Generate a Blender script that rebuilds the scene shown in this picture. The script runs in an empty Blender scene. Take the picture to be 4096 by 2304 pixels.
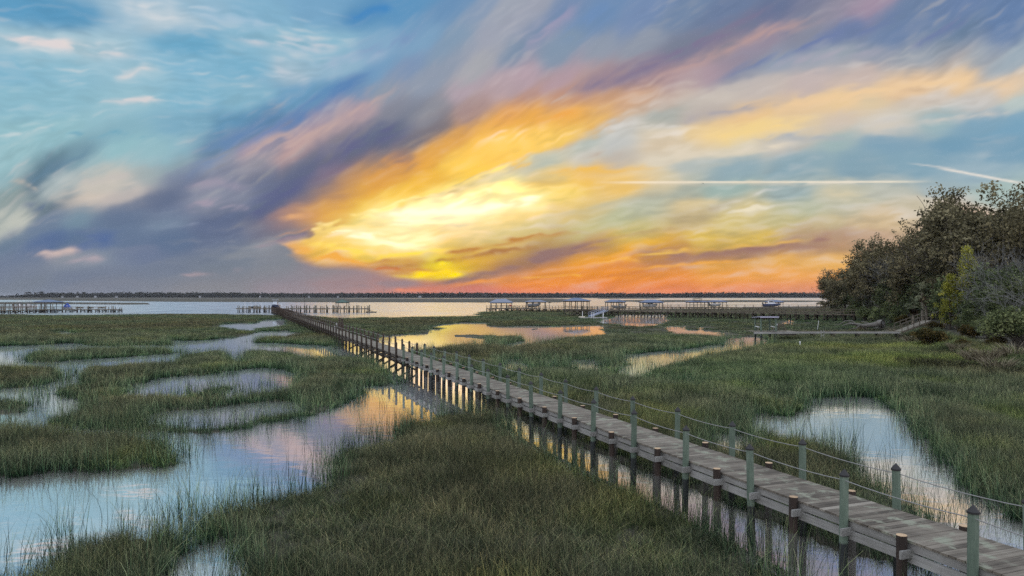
import bpy, math, random
import numpy as np
from mathutils import Vector, Matrix, Quaternion
R = math.radians
random.seed(7)
RNG = np.random.default_rng(11)
SC = bpy.context.scene
COL = SC.collection

# ---------------------------------------------------------------- camera
H = 5.55            # eye height over the water
F = 2910.0          # focal length in photo pixels (4096 wide)
CX, HY = 2048.0, 1185.0
cam_d = bpy.data.cameras.new('camera')
cam_d.sensor_width = 36.0
cam_d.lens = 36.0 * F / 4096.0
cam_d.shift_y = (HY - 1152.0) / 4096.0
cam_d.clip_start = 0.1
cam_d.clip_end = 200000.0
cam = bpy.data.objects.new('camera', cam_d)
cam.location = (0, 0, H)
cam.rotation_euler = (R(90), 0, 0)
COL.objects.link(cam)
SC.camera = cam

def at(x, y, z=0.0):
    """The place at height z seen in direction (x, y) of the photograph."""
    Y = F * (H - z) / (y - HY)
    return Vector(((x - CX) * Y / F, Y, z))
def atY(x, y, Y):
    return Vector(((x - CX) * Y / F, Y, H - (y - HY) * Y / F))

SC.view_settings.view_transform = 'Standard'
SC.view_settings.look = 'None'
SC.view_settings.exposure = 0.0
SC.view_settings.gamma = 1.0
SC.render.engine = 'CYCLES'
SC.cycles.max_bounces = 6
SC.cycles.diffuse_bounces = 3
SC.cycles.glossy_bounces = 3
SC.cycles.transmission_bounces = 3
SC.cycles.transparent_max_bounces = 4
SC.cycles.volume_bounces = 0
SC.cycles.sample_clamp_indirect = 2.0
SC.cycles.use_denoising = False
try:
    SC.cycles.denoiser = 'OPENIMAGEDENOISE'
    SC.cycles.denoising_input_passes = 'RGB_ALBEDO_NORMAL'
    SC.cycles.denoising_prefilter = 'ACCURATE'
except Exception:
    pass

def lin(c):
    out = []
    for v in c[:3]:
        v = v / 255.0
        out.append(v / 12.92 if v <= 0.04045 else ((v + 0.055) / 1.055) ** 2.4)
    return tuple(out)

# ---------------------------------------------------------------- node helper
class NT:
    def __init__(self, tree):
        self.t = tree; self.n = tree.nodes; self.l = tree.links
    def put(self, sock, v):
        if v is None: return
        if isinstance(v, bpy.types.NodeSocket): self.l.new(v, sock)
        else:
            try: sock.default_value = v
            except Exception:
                sock.default_value = tuple(v) + (1.0,)
    def add(self, typ, ins=None, **attrs):
        nd = self.n.new(typ)
        for k, v in attrs.items(): setattr(nd, k, v)
        for k, v in (ins or {}).items(): self.put(nd.inputs[k], v)
        return nd
    def m(self, op, a, b=None, c=None, clamp=False):
        nd = self.n.new('ShaderNodeMath'); nd.operation = op; nd.use_clamp = clamp
        self.put(nd.inputs[0], a)
        if b is not None: self.put(nd.inputs[1], b)
        if c is not None: self.put(nd.inputs[2], c)
        return nd.outputs[0]
    def mr(self, v, a, b, c=0.0, d=1.0, smooth=True):
        nd = self.n.new('ShaderNodeMapRange'); nd.clamp = True
        nd.interpolation_type = 'SMOOTHSTEP' if smooth else 'LINEAR'
        self.put(nd.inputs['Value'], v)
        nd.inputs['From Min'].default_value = a; nd.inputs['From Max'].default_value = b
        nd.inputs['To Min'].default_value = c; nd.inputs['To Max'].default_value = d
        return nd.outputs[0]
    def mix(self, f, a, b, blend='MIX'):
        nd = self.n.new('ShaderNodeMix'); nd.data_type = 'RGBA'; nd.blend_type = blend
        nd.clamp_factor = True
        self.put(nd.inputs[0], f); self.put(nd.inputs[6], a); self.put(nd.inputs[7], b)
        return nd.outputs[2]
    def xyz(self, x=0.0, y=0.0, z=0.0):
        nd = self.n.new('ShaderNodeCombineXYZ')
        for i, v in enumerate((x, y, z)): self.put(nd.inputs[i], v)
        return nd.outputs[0]
    def sep(self, v):
        nd = self.n.new('ShaderNodeSeparateXYZ'); self.put(nd.inputs[0], v)
        return nd.outputs[0], nd.outputs[1], nd.outputs[2]
    def noise(self, vec, scale=1.0, detail=3.0, rough=0.5, dist=0.0, color=False):
        nd = self.n.new('ShaderNodeTexNoise')
        if vec is not None: self.put(nd.inputs['Vector'], vec)
        nd.inputs['Scale'].default_value = scale
        nd.inputs['Detail'].default_value = detail
        nd.inputs['Roughness'].default_value = rough
        nd.inputs['Distortion'].default_value = dist
        return nd.outputs[1 if color else 0]
    def ramp(self, f, stops, interp='LINEAR'):
        nd = self.n.new('ShaderNodeValToRGB'); cr = nd.color_ramp; cr.interpolation = interp
        while len(cr.elements) < len(stops): cr.elements.new(0.5)
        for e, (p, c) in zip(cr.elements, stops):
            e.position = p; e.color = (c[0], c[1], c[2], 1.0)
        self.put(nd.inputs[0], f)
        return nd.outputs[0]
# ---------------------------------------------------------------- sky dome
# The dusk sky: colours of the air and of the cloud bands over tangent-plane coordinates of the
# direction; the cirrus streaks follow a field of wind directions.
_L = """20 20 80 160 210;300 60 75 155 205;600 30 150 190 215;800 90 175 200 215;1000 50 135 185 215;1300 60 120 180 215;1600 50 110 170 212;1800 60 75 145 200;2000 30 80 150 205;2200 40 95 145 195;2350 60 140 150 190;2500 30 165 160 185
60 200 150 195 215;330 220 165 200 215;550 240 160 198 215;700 270 135 190 218;900 200 90 170 212;1200 200 125 185 215;1400 215 135 190 215;1600 240 130 188 215;1850 250 125 175 210;2050 230 115 165 205;2200 230 130 150 190;2400 180 165 158 185
50 350 120 185 215;300 340 130 190 215;700 330 145 195 215;900 330 120 185 218;1200 330 110 180 215;1450 350 160 193 212;1700 340 140 185 212;1850 350 105 160 205;2000 330 115 145 190;2150 330 150 150 180;2350 330 175 165 180
50 500 130 190 212;300 500 130 190 212;650 495 142 194 212;900 480 120 185 215;1200 480 125 185 212;1450 470 95 160 205;1600 460 85 150 200;1750 440 100 145 190;1900 430 150 150 175;2100 400 150 150 180;2300 430 180 162 172;2480 430 185 165 172
50 650 140 195 208;300 640 140 195 208;600 650 125 180 200;900 620 115 175 205;1150 600 85 150 195;1300 600 80 135 185;1450 620 105 130 175;1560 590 165 150 165;1750 560 185 160 165;1900 560 140 130 155;2100 560 150 140 160;2300 560 165 140 140;2480 590 235 165 85
50 780 145 195 205;250 820 85 125 150;400 760 110 155 175;600 720 140 195 205;800 720 145 195 205;1000 720 110 165 195;1150 700 95 135 175;1300 720 190 160 160;1450 740 200 168 158;1600 740 120 115 150;1800 680 100 105 145;1950 650 105 105 140;2100 680 115 108 135;2250 690 215 155 90;2400 680 255 200 90;2500 680 255 215 110
50 900 140 185 195;150 910 85 115 140;300 900 180 195 195;500 900 200 195 185;700 870 165 170 180;900 880 140 145 170;1100 850 165 150 165;1300 850 150 140 165;1450 880 105 105 145;1600 880 150 125 140;1800 860 200 150 100;1950 840 235 165 75;2100 800 235 165 70;2200 780 250 200 95;2350 790 255 225 120;2480 780 235 220 170
50 970 150 155 160;250 1000 95 110 140;450 950 215 200 185;600 950 195 185 180;800 980 95 100 145;1000 970 125 120 155;1200 960 110 110 150;1400 980 90 95 140;1550 960 100 100 140;1700 950 215 155 85;1850 930 240 165 60;2000 930 255 220 90;2150 900 255 240 150;2300 930 250 220 130;2480 930 255 235 120
80 1100 185 190 180;250 1080 100 125 160;400 1080 120 140 170;600 1070 100 110 155;850 1080 125 135 170;1050 1010 150 145 170;1150 1010 165 152 170;1300 1080 95 100 145;1420 1065 180 140 145;1550 1050 245 175 80;1700 1050 255 225 120;1900 1030 255 250 200;2100 1040 255 255 225;2300 1040 255 255 225;2450 1020 255 250 190
60 1200 105 120 160;250 1180 75 105 160;380 1190 85 105 155;600 1180 100 112 158;850 1180 95 108 155;1100 1170 115 115 155;1300 1150 130 122 150;1450 1120 140 125 140;1500 1170 110 105 130;1580 1140 245 215 130;1750 1150 255 225 130;2000 1130 255 235 150;2250 1130 245 215 130;2450 1140 240 205 120
60 1260 120 122 158;380 1235 160 150 165;500 1265 140 140 165;700 1250 112 115 158;1000 1240 110 115 155;1250 1225 125 122 152;1370 1225 205 155 115;1500 1230 250 195 90;1700 1210 255 225 110;1950 1200 255 250 180;2150 1220 250 205 90;2400 1230 225 175 85
60 1340 122 122 155;400 1340 118 118 152;800 1330 120 120 152;1000 1325 140 130 152;1200 1310 118 118 150;1450 1290 150 130 140;1700 1300 185 140 110;1900 1290 190 140 75;2150 1290 255 215 40;2200 1340 255 235 20;2050 1340 255 180 40;2350 1300 245 175 50;2480 1330 200 130 70
60 1410 122 120 145;500 1410 128 122 148;1000 1410 140 128 148;1400 1390 145 130 140;1700 1390 155 130 130;1850 1390 165 130 125;2000 1425 205 120 95;2150 1390 185 130 110;2350 1400 250 150 60;2480 1400 250 140 60;2400 1430 230 120 85"""
_Rr = """60 60 165 158 185;250 60 110 140 185;450 60 100 140 190;650 60 110 140 188;850 60 115 130 178;1050 50 110 120 170;1250 60 105 110 160;1450 60 125 120 160;1600 40 155 138 165;1750 30 165 145 165;1950 40 110 125 175;2200 40 100 130 180;2450 60 95 130 182
60 230 125 140 180;250 230 130 145 182;450 220 150 150 178;650 220 150 148 175;850 220 125 122 155;1050 200 140 125 150;1250 190 155 138 155;1450 150 140 135 165;1650 150 100 125 175;1900 170 100 130 178;2150 170 105 125 172;2400 200 95 130 182
60 380 185 162 172;250 400 180 155 165;450 400 160 138 148;650 370 150 130 145;850 370 175 150 158;1000 350 170 150 165;1100 340 130 135 170;1300 300 150 155 185;1550 280 160 160 182;1800 260 150 150 178;2050 260 160 158 180;2300 280 165 165 185;2480 280 160 168 192
60 500 175 140 135;250 500 190 145 125;450 480 205 160 125;600 470 215 175 145;800 450 205 190 178;1000 470 205 195 185;1200 450 195 185 180;1450 420 195 180 178;1700 400 200 182 175;1950 430 230 195 155;2200 400 235 200 155;2450 430 230 200 165
60 600 240 170 75;250 580 245 180 85;400 590 240 190 110;550 570 195 180 165;750 590 165 165 170;950 550 185 175 170;1150 560 235 195 140;1400 540 225 195 155;1600 490 238 205 155;1800 490 220 200 165;2050 480 205 195 185;2300 500 200 195 190;2480 500 190 195 200
60 690 255 215 110;200 680 250 210 110;330 680 185 185 180;500 640 205 205 200;700 640 225 210 185;950 640 235 205 150;1150 640 245 215 145;1350 640 235 210 160;1600 600 210 195 180;1850 610 215 205 190;2100 590 160 180 195;2300 600 115 165 195;2480 620 110 165 198
60 760 245 200 100;200 760 215 200 165;400 740 210 205 195;600 720 195 200 198;850 730 225 212 190;1100 740 220 210 188;1350 700 190 188 185;1600 700 160 178 188;1850 700 115 162 190;2150 720 105 158 190;2450 740 112 162 192
60 840 235 215 165;200 860 235 190 110;400 830 235 215 165;600 830 235 200 125;850 820 170 185 185;1100 820 135 170 185;1400 800 135 170 185;1700 820 125 165 185;2000 800 125 168 190;2300 830 150 180 195
60 960 255 250 170;180 950 255 240 130;350 920 250 210 100;500 900 250 200 90;650 950 220 195 130;850 940 165 175 165;1050 930 160 180 182;1350 960 150 178 185;1600 950 200 195 170;1800 950 190 192 180;2100 930 155 180 188;2400 950 175 188 190
60 1030 255 225 110;200 1040 230 195 120;400 1030 200 190 140;650 1040 190 188 145;900 1000 225 200 150;1050 1010 185 180 160;1150 1030 225 205 145;1400 1020 185 190 165;1650 1010 190 190 170;1950 1030 200 190 165;2200 1050 215 185 160
60 1110 225 195 100;300 1100 205 190 125;500 1090 215 192 120;700 1110 210 190 120;900 1080 190 170 130;1050 1080 220 200 130;1300 1090 200 190 140;1550 1100 205 190 150;1800 1100 215 190 150
60 1170 215 175 80;250 1150 205 170 90;450 1170 230 195 90;700 1180 240 200 80;950 1180 235 200 90;1200 1180 230 195 85;1400 1180 190 165 130;1600 1180 175 150 135;1750 1180 195 165 140
60 1250 175 120 90;200 1240 140 112 110;350 1220 150 118 108;500 1205 190 145 85;650 1240 245 185 50;800 1250 190 140 85;1000 1250 160 125 110;1200 1230 165 130 120;1400 1210 180 145 125;1600 1210 205 160 110
60 1310 185 120 80;200 1310 250 165 45;400 1300 250 170 40;600 1300 200 140 75;750 1290 190 140 80;1000 1290 240 175 70;1300 1270 240 180 80;1550 1270 240 185 95
60 1370 250 145 50;250 1370 245 150 55;450 1360 240 145 60;700 1370 245 160 60;1000 1360 245 165 70;1300 1350 245 170 80;1500 1350 240 170 90
60 1430 240 120 80;400 1430 240 130 80;800 1425 240 135 85;1200 1420 240 142 90;1480 1410 240 148 100"""
_M = """100 450 130 185 205;300 450 90 135 180;500 450 170 150 165;700 450 200 165 160;900 450 140 125 150;1100 450 90 95 135;1300 450 115 105 130;1450 450 245 180 75;1600 450 255 205 95;1800 450 255 205 95;2000 450 250 195 110;2100 450 180 195 200;2300 450 190 195 195;2500 450 215 195 165
100 530 150 165 185;300 530 165 155 175;500 530 165 150 170;700 530 115 110 145;900 530 100 98 138;1100 530 120 108 135;1250 530 150 120 120;1350 530 245 175 65;1500 530 255 215 95;1700 530 255 205 95;1800 530 235 205 150;1900 530 180 195 200;2100 530 200 200 195;2300 530 185 180 175;2500 530 225 215 195
100 600 125 125 165;300 600 130 125 160;500 600 120 115 150;700 600 100 100 140;850 600 145 120 140;1000 600 200 150 95;1200 600 225 160 75;1400 600 245 180 60;1550 600 255 210 80;1650 600 215 205 180;1800 600 200 195 175;1950 600 225 200 140;2200 600 230 190 120;2400 600 225 205 165
100 660 115 115 155;300 660 135 130 165;500 660 105 105 150;700 660 95 98 140;800 660 110 105 140;900 660 205 150 90;1100 660 230 160 70;1250 660 250 190 60;1400 660 255 240 140;1500 660 210 180 120;1700 660 255 245 150;1900 660 245 195 90;2100 660 245 190 80;2300 660 250 200 95;2500 660 220 205 170
200 720 160 150 175;400 720 150 142 170;600 720 98 100 145;780 720 100 100 140;880 720 200 145 85;1000 720 240 170 55;1150 720 255 215 80;1300 720 255 245 170;1500 720 255 240 150;1700 720 255 250 170;1850 720 255 250 160;2000 720 255 225 110;2200 720 235 200 130;2450 720 180 185 170
100 770 110 112 155;400 770 105 108 152;600 770 88 95 140;750 770 130 115 130;850 770 235 165 65;950 770 255 215 85;1100 770 255 245 170;1300 770 255 255 210;1500 770 255 255 215;1700 770 255 255 220;1850 770 255 245 170;2000 770 240 205 130;2200 770 215 195 140;2450 770 185 190 170
300 810 98 102 150;500 810 90 95 140;640 810 205 150 120;750 810 235 165 85;850 810 240 170 65;950 810 255 235 130;1100 810 255 250 190;1300 810 255 255 240;1500 810 255 255 240;1650 810 255 245 180;1800 810 250 210 110;2000 810 225 195 130;2300 810 185 190 160
300 850 98 102 150;600 850 92 98 142;720 850 160 125 120;800 850 240 175 70;900 850 250 225 120;1050 850 245 225 150;1250 850 255 250 210;1450 850 250 235 180;1600 850 240 215 140;1900 850 210 195 145;2300 850 195 195 150
300 900 105 108 152;500 900 115 112 150;650 900 140 122 142;720 900 150 120 110;790 900 248 215 130;950 900 250 225 140;1150 900 245 220 140;1350 900 245 220 140;1600 900 235 215 160;1800 900 225 210 150;2100 900 205 200 145;2400 900 200 190 130
300 940 112 115 155;550 940 150 140 160;650 940 125 115 130;760 940 250 205 100;900 940 250 220 125;1100 940 255 250 200;1250 940 255 255 215;1400 940 240 205 110;1600 940 235 205 130;1800 940 225 195 115;2000 940 200 165 85;2300 940 225 190 90
300 980 118 118 152;500 980 150 145 165;590 980 210 160 130;700 980 250 200 90;850 980 255 215 85;1000 980 255 225 100;1150 980 255 225 110;1280 980 255 250 190;1400 980 250 200 70;1550 980 210 160 75;1700 980 235 190 70;1850 980 165 125 95;2000 980 140 112 110;2200 980 180 140 90;2450 980 245 190 60
300 1020 120 120 150;550 1020 135 128 150;650 1020 225 155 100;780 1020 240 165 70;900 1020 245 185 60;1050 1020 255 220 40;1200 1020 230 160 60;1350 1020 255 235 25;1500 1020 235 180 50;1650 1020 240 180 50;1800 1020 150 118 105;1950 1020 140 110 108;2100 1020 240 170 60;2300 1020 245 175 50;2500 1020 200 140 80
300 1060 125 125 150;600 1060 130 128 148;750 1060 150 132 140;850 1060 150 130 135;950 1060 225 140 80;1050 1060 215 135 75;1200 1060 195 130 90;1350 1060 255 230 20;1500 1060 255 220 15;1650 1060 215 150 70;1800 1060 145 112 110;1950 1060 215 145 75;2100 1060 250 165 45;2300 1060 250 160 45;2500 1060 180 130 95
300 1100 128 124 148;600 1100 135 130 148;800 1100 140 132 145;1000 1100 150 132 138;1150 1100 165 128 125;1250 1100 235 140 70;1400 1100 255 225 15;1500 1100 255 210 20;1600 1100 170 120 110;1750 1100 155 118 112;1900 1100 245 160 55;2100 1100 250 155 45;2300 1100 245 150 45;2500 1100 240 150 55
300 1140 140 128 145;600 1140 145 134 145;900 1140 155 138 142;1150 1140 160 132 132;1350 1140 170 125 120;1500 1140 165 120 115;1650 1140 185 125 105;1750 1140 250 150 60;1900 1140 250 145 50;2100 1140 245 140 50;2300 1140 245 140 55;2500 1140 245 145 60
300 1180 140 128 142;600 1180 150 136 142;900 1180 165 138 138;1100 1180 185 135 125;1250 1180 235 125 90;1350 1180 245 140 80;1450 1180 195 120 110;1600 1180 225 120 95;1800 1180 245 130 70;2100 1180 240 130 75;2500 1180 240 135 80
300 1215 140 128 142;600 1215 150 136 142;900 1215 165 138 138;1100 1215 180 133 125;1250 1215 205 122 105;1450 1215 195 120 110;1600 1215 220 120 98;1800 1215 240 128 78;2100 1215 238 130 80;2500 1215 238 135 82"""
SMP = []
for blk, ox, k, oy in ((_L, 0.0, .512, 0.0), (_Rr, 1288.0, .512, 0.0), (_M, 407.0, .5, 135.8)):
    for row in blk.replace('\n', ';').split(';'):
        a = [float(v) for v in row.split()]
        if blk is not _M and 450 < ox + a[0] * k < 1680 and 355 < oy + a[1] * k: continue
        c = a[2:]
        if c[2] > c[1] and c[2] > c[0] and c[1] - c[0] < 25: c = [c[0] - 8, c[1] + 5, c[2] - 3]
        mu = sum(c) / 3; ds = (.24 if c[2] > c[0] + 55 else .21) if c[2] > c[0] else .02
        SMP.append((ox + a[0] * k, oy + a[1] * k, *lin([v + (mu - v) * ds for v in c])))
SMP = np.array(SMP)
DF, DHY = 1830.0, 745.2
GX0, GX1, GY0, GY1, GS = -700.0, 3300.0, -420.0, 748.0, 3.0
GW, GH = int((GX1 - GX0) / GS), int((GY1 - GY0) / GS)
WIND = [(0, 480, 36), (120, 440, 40), (250, 390, 34), (100, 250, -4), (300, 610, 6), (200, 120, -8), (700, 100, -10), (450, 220, -4), (600, 460, 30),
        (500, 560, 12), (250, 500, 8), (700, 380, 34), (900, 300, 38), (1150, 150, 44), (1400, 150, 38), (1900, 100, 30), (1000, 470, 26), (1200, 420, 27),
        (1500, 300, 24), (1900, 280, 14), (2300, 250, 9), (2300, 450, 2), (1700, 400, 8), (1300, 520, 4), (1000, 560, 2),
        (1000, 650, 4), (1400, 640, 12), (1900, 630, 6), (2200, 600, 6), (1300, 710, 8), (500, 700, 3), (2400, 100, 36), (800, 590, 14)]
GLOW = [(690, 624), (720, 617), (750, 611), (768, 603), (780, 590), (784, 579), (805, 570), (840, 558), (880, 543), (940, 528), (1000, 512), (1060, 492),
        (1118, 468), (1160, 450), (1230, 425), (1300, 402), (1390, 368), (1470, 332), (1560, 290), (1700, 215), (1900, 120), (2150, 0), (2300, -200), (3600, -300), (3600, 760),
        (1500, 760), (1250, 722), (1140, 706), (1030, 704), (960, 684), (890, 672), (820, 664), (740, 652), (705, 640)]
STROKES = [
    ([(430, 470), (580, 372), (742, 307), (850, 238), (1000, 150)], (84, 128, 180), 26, .65),
    ([(540, 420), (666, 369), (760, 362), (870, 307), (973, 228), (1060, 190)], (196, 168, 162), 24, .6),
    ([(730, 470), (819, 392), (922, 353), (1024, 333), (1110, 338)], (98, 100, 138), 34, .6),
    ([(600, 545), (690, 505), (760, 465), (800, 430)], (92, 97, 138), 34, .55),
    ([(20, 495), (46, 481), (102, 440), (169, 404), (230, 374), (300, 347)], (96, 130, 155), 16, .6),
    ([(110, 320), (200, 330), (300, 338), (440, 349)], (108, 165, 188), 8, .7),
    ([(30, 532), (80, 518), (118, 511), (190, 518)], (92, 110, 142), 11, .8),
    ([(110, 490), (200, 482), (260, 478), (360, 470)], (214, 202, 190), 20, .75),
    ([(190, 455), (280, 445), (350, 440)], (196, 190, 185), 10, .6),
    ([(-40, 566), (30, 562), (110, 550)], (190, 193, 184), 22, .75),
    ([(20, 470), (70, 474), (110, 474)], (190, 182, 172), 8, .6),
    ([(330, 560), (400, 554), (540, 556)], (140, 150, 172), 12, .7),
    ([(460, 519), (540, 514), (650, 520)], (164, 154, 170), 8, .75),
    ([(440, 478), (540, 462), (640, 470)], (160, 152, 170), 14, .5),
    ([(150, 620), (260, 610), (330, 590)], (84, 108, 155), 22, .6),
    ([(860, 62), (930, 34), (1030, 8)], (66, 134, 192), 18, .6),
    ([(880, 150), (980, 110), (1080, 70)], (120, 140, 185), 20, .4),
    ([(-60, 82), (40, 104), (130, 112), (230, 122), (380, 148)], (222, 214, 214), 15, 1.0),
    ([(140, 108), (200, 118), (290, 132)], (226, 216, 212), 9, .9),
    ([(255, 200), (310, 186), (350, 166), (420, 172)], (212, 212, 214), 12, .8),
    ([(220, 252), (300, 255), (340, 252), (420, 256)], (212, 210, 212), 8, .9),
    ([(550, 84), (640, 104), (740, 112), (880, 132)], (210, 208, 214), 12, .9),
    ([(640, 104), (760, 128), (860, 126)], (196, 202, 214), 16, .5),
    ([(260, 6), (340, 18), (400, 44), (480, 50)], (204, 212, 218), 24, .8),
    ([(440, 30), (560, 40), (700, 70)], (170, 196, 216), 26, .55),
    ([(690, 150), (720, 180), (800, 196)], (188, 198, 210), 20, .65),
    ([(800, 170), (900, 150), (1000, 130)], (160, 182, 205), 18, .5),
    ([(70, 646), (150, 640), (200, 624), (230, 632)], (206, 184, 178), 12, .9),
    ([(150, 660), (220, 652), (300, 648)], (176, 164, 172), 9, .7),
    ([(430, 694), (500, 684), (590, 676)], (182, 160, 164), 7, .8),
    ([(600, 640), (700, 622), (780, 600)], (160, 145, 155), 6, .5),
    ([(1365, 250), (1493, 222), (1621, 169), (1723, 123), (1800, 92), (1902, 46), (1990, 6)], (126, 117, 146), 24, .6),
    ([(1500, 255), (1621, 205), (1749, 154), (1877, 97), (2030, 56), (2170, 14)], (184, 154, 152), 15, .6),
    ([(1770, 215), (1851, 169), (1954, 138), (2056, 102), (2200, 48)], (108, 124, 168), 17, .65),
    ([(2300, 130), (2380, 80), (2450, 30)], (100, 118, 165), 14, .5),
    ([(2120, 100), (2200, 70), (2300, 20)], (100, 118, 165), 12, .5),
    ([(1880, 195), (1980, 166), (2120, 134), (2300, 128)], (172, 166, 182), 22, .5),
    ([(1300, 140), (1380, 70), (1480, 0)], (168, 156, 182), 30, .4),
    ([(1400, 120), (1480, 60), (1560, 0)], (108, 142, 188), 24, .4),
    ([(1700, 312), (1851, 287), (1979, 266), (2133, 246), (2286, 220), (2440, 206), (2640, 218)], (238, 204, 160), 18, .7),
    ([(1760, 340), (1877, 328), (1979, 317), (2080, 300)], (246, 213, 145), 15, .7),
    ([(1640, 320), (1774, 292), (1902, 271), (2030, 240)], (170, 165, 170), 11, .65),
    ([(1460, 333), (1560, 318), (1640, 315), (1760, 320)], (216, 212, 206), 9, .75),
    ([(1640, 378), (1774, 384), (1902, 379), (2040, 358)], (226, 214, 194), 9, .75),
    ([(1880, 354), (2030, 347), (2180, 352)], (172, 178, 184), 8, .6),
    ([(2150, 322), (2286, 312), (2414, 297), (2600, 284)], (206, 201, 194), 10, .65),
    ([(1440, 412), (1500, 394), (1580, 386)], (186, 165, 148), 8, .65),
    ([(1268, 424), (1320, 410), (1380, 380)], (184, 184, 176), 4.5, .6),
    ([(1270, 474), (1416, 445), (1544, 432), (1680, 422)], (242, 192, 95), 10, .7),
    ([(1390, 552), (1490, 525), (1600, 494), (1720, 472)], (186, 182, 155), 13, .5),
    ([(2060, 475), (2120, 494), (2200, 518)], (212, 200, 168), 18, .6),
    ([(1660, 498), (1760, 510), (1850, 502)], (220, 202, 158), 11, .6),
    ([(795, 588), (880, 553), (960, 533), (1060, 500), (1118, 476), (1230, 434), (1300, 410), (1400, 372)], (255, 234, 130), 9, .75),
    ([(930, 540), (1040, 532), (1170, 532), (1260, 522), (1330, 498), (1400, 480)], (255, 255, 236), 8, .95),
    ([(1000, 512), (1080, 497), (1170, 484)], (218, 190, 125), 5, .7),
    ([(1000, 520), (1100, 512), (1220, 508)], (255, 250, 190), 5, .8),
    ([(1220, 470), (1282, 481), (1332, 506)], (255, 248, 165), 12, .7),
    ([(870, 470), (980, 420), (1080, 400), (1150, 390)], (232, 160, 72), 16, .5),
    ([(1150, 360), (1280, 310), (1400, 300), (1520, 286)], (240, 168, 75), 16, .6),
    ([(1180, 400), (1300, 370), (1400, 342)], (255, 208, 100), 16, .5),
    ([(1000, 720), (1173, 702), (1305, 664), (1406, 636), (1600, 610)], (148, 114, 110), 15, 1.0),
    ([(1180, 690), (1305, 658), (1406, 632), (1500, 620)], (150, 118, 112), 10, .7),
    ([(1530, 668), (1671, 650), (1800, 632), (1960, 620), (2200, 602)], (158, 120, 110), 14, .95),
    ([(1230, 716), (1400, 694), (1560, 676), (1700, 668)], (216, 136, 72), 6, .6),
    ([(880, 668), (1064, 648), (1235, 617), (1367, 594), (1500, 583)], (196, 138, 72), 7, .95),
    ([(990, 696), (1070, 691), (1180, 686)], (255, 226, 12), 9, 1.1),
    ([(1030, 666), (1088, 663), (1150, 662)], (255, 236, 35), 7, 1.1),
    ([(930, 684), (1010, 678), (1110, 676)], (214, 126, 66), 4, .8),
    ([(850, 596), (979, 605), (1068, 626)], (255, 255, 225), 6.5, 1.2),
    ([(980, 559), (1060, 561), (1160, 559)], (255, 255, 230), 5, 1.1),
    ([(810, 586), (850, 587), (890, 588)], (255, 250, 205), 3.2, 1.0),
    ([(870, 540), (1064, 538), (1204, 541), (1274, 522), (1420, 482)], (255, 255, 238), 7, 1.2),
    ([(690, 632), (784, 641), (885, 657), (960, 672)], (246, 176, 76), 8, .95),
    ([(730, 616), (862, 630), (970, 648)], (255, 222, 100), 9, .8),
    ([(900, 658), (1002, 638), (1152, 613)], (255, 228, 70), 6, .95),
    ([(660, 620), (725, 607), (775, 588)], (118, 110, 134), 7, .9),
    ([(670, 598), (740, 586), (800, 566)], (196, 148, 120), 4, .7),
    ([(1290, 720), (1500, 700), (1700, 694)], (250, 160, 52), 7, .6),
    ([(1360, 692), (1440, 690), (1500, 694)], (255, 196, 70), 3, .9),
    ([(700, 712), (900, 716), (1110, 714)], (156, 132, 135), 14, .85),
    ([(1000, 738), (1150, 738), (1290, 738)], (205, 130, 108), 7, .6),
    ([(1480, 668), (1560, 664), (1640, 660)], (255, 190, 80), 4, .6),
]
def gauss_noise(shape, sig, seed):
    g = np.random.default_rng(seed).standard_normal(shape)
    fy = np.fft.fftfreq(shape[0])[:, None]; fx = np.fft.rfftfreq(shape[1])[None, :]
    k = np.exp(-2 * (math.pi * sig) ** 2 * (fx ** 2 + fy ** 2))
    o = np.fft.irfft2(np.fft.rfft2(g) * k, s=shape)
    return o / o.std()
def blur(a, sig):
    fy = np.fft.fftfreq(a.shape[0])[:, None]; fx = np.fft.rfftfreq(a.shape[1])[None, :]
    k = np.exp(-2 * (math.pi * sig) ** 2 * (fx ** 2 + fy ** 2))
    return np.fft.irfft2(np.fft.rfft2(a) * k, s=a.shape)
def bil(a, x, y):
    h, w = a.shape[:2]
    x = np.clip(x, 0, w - 1.001); y = np.clip(y, 0, h - 1.001)
    i = x.astype(int); j = y.astype(int); u = x - i; v = y - j
    if a.ndim == 3: u = u[..., None]; v = v[..., None]
    return (a[j, i] * (1 - u) + a[j, i + 1] * u) * (1 - v) + (a[j + 1, i] * (1 - u) + a[j + 1, i + 1] * u) * v

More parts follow.
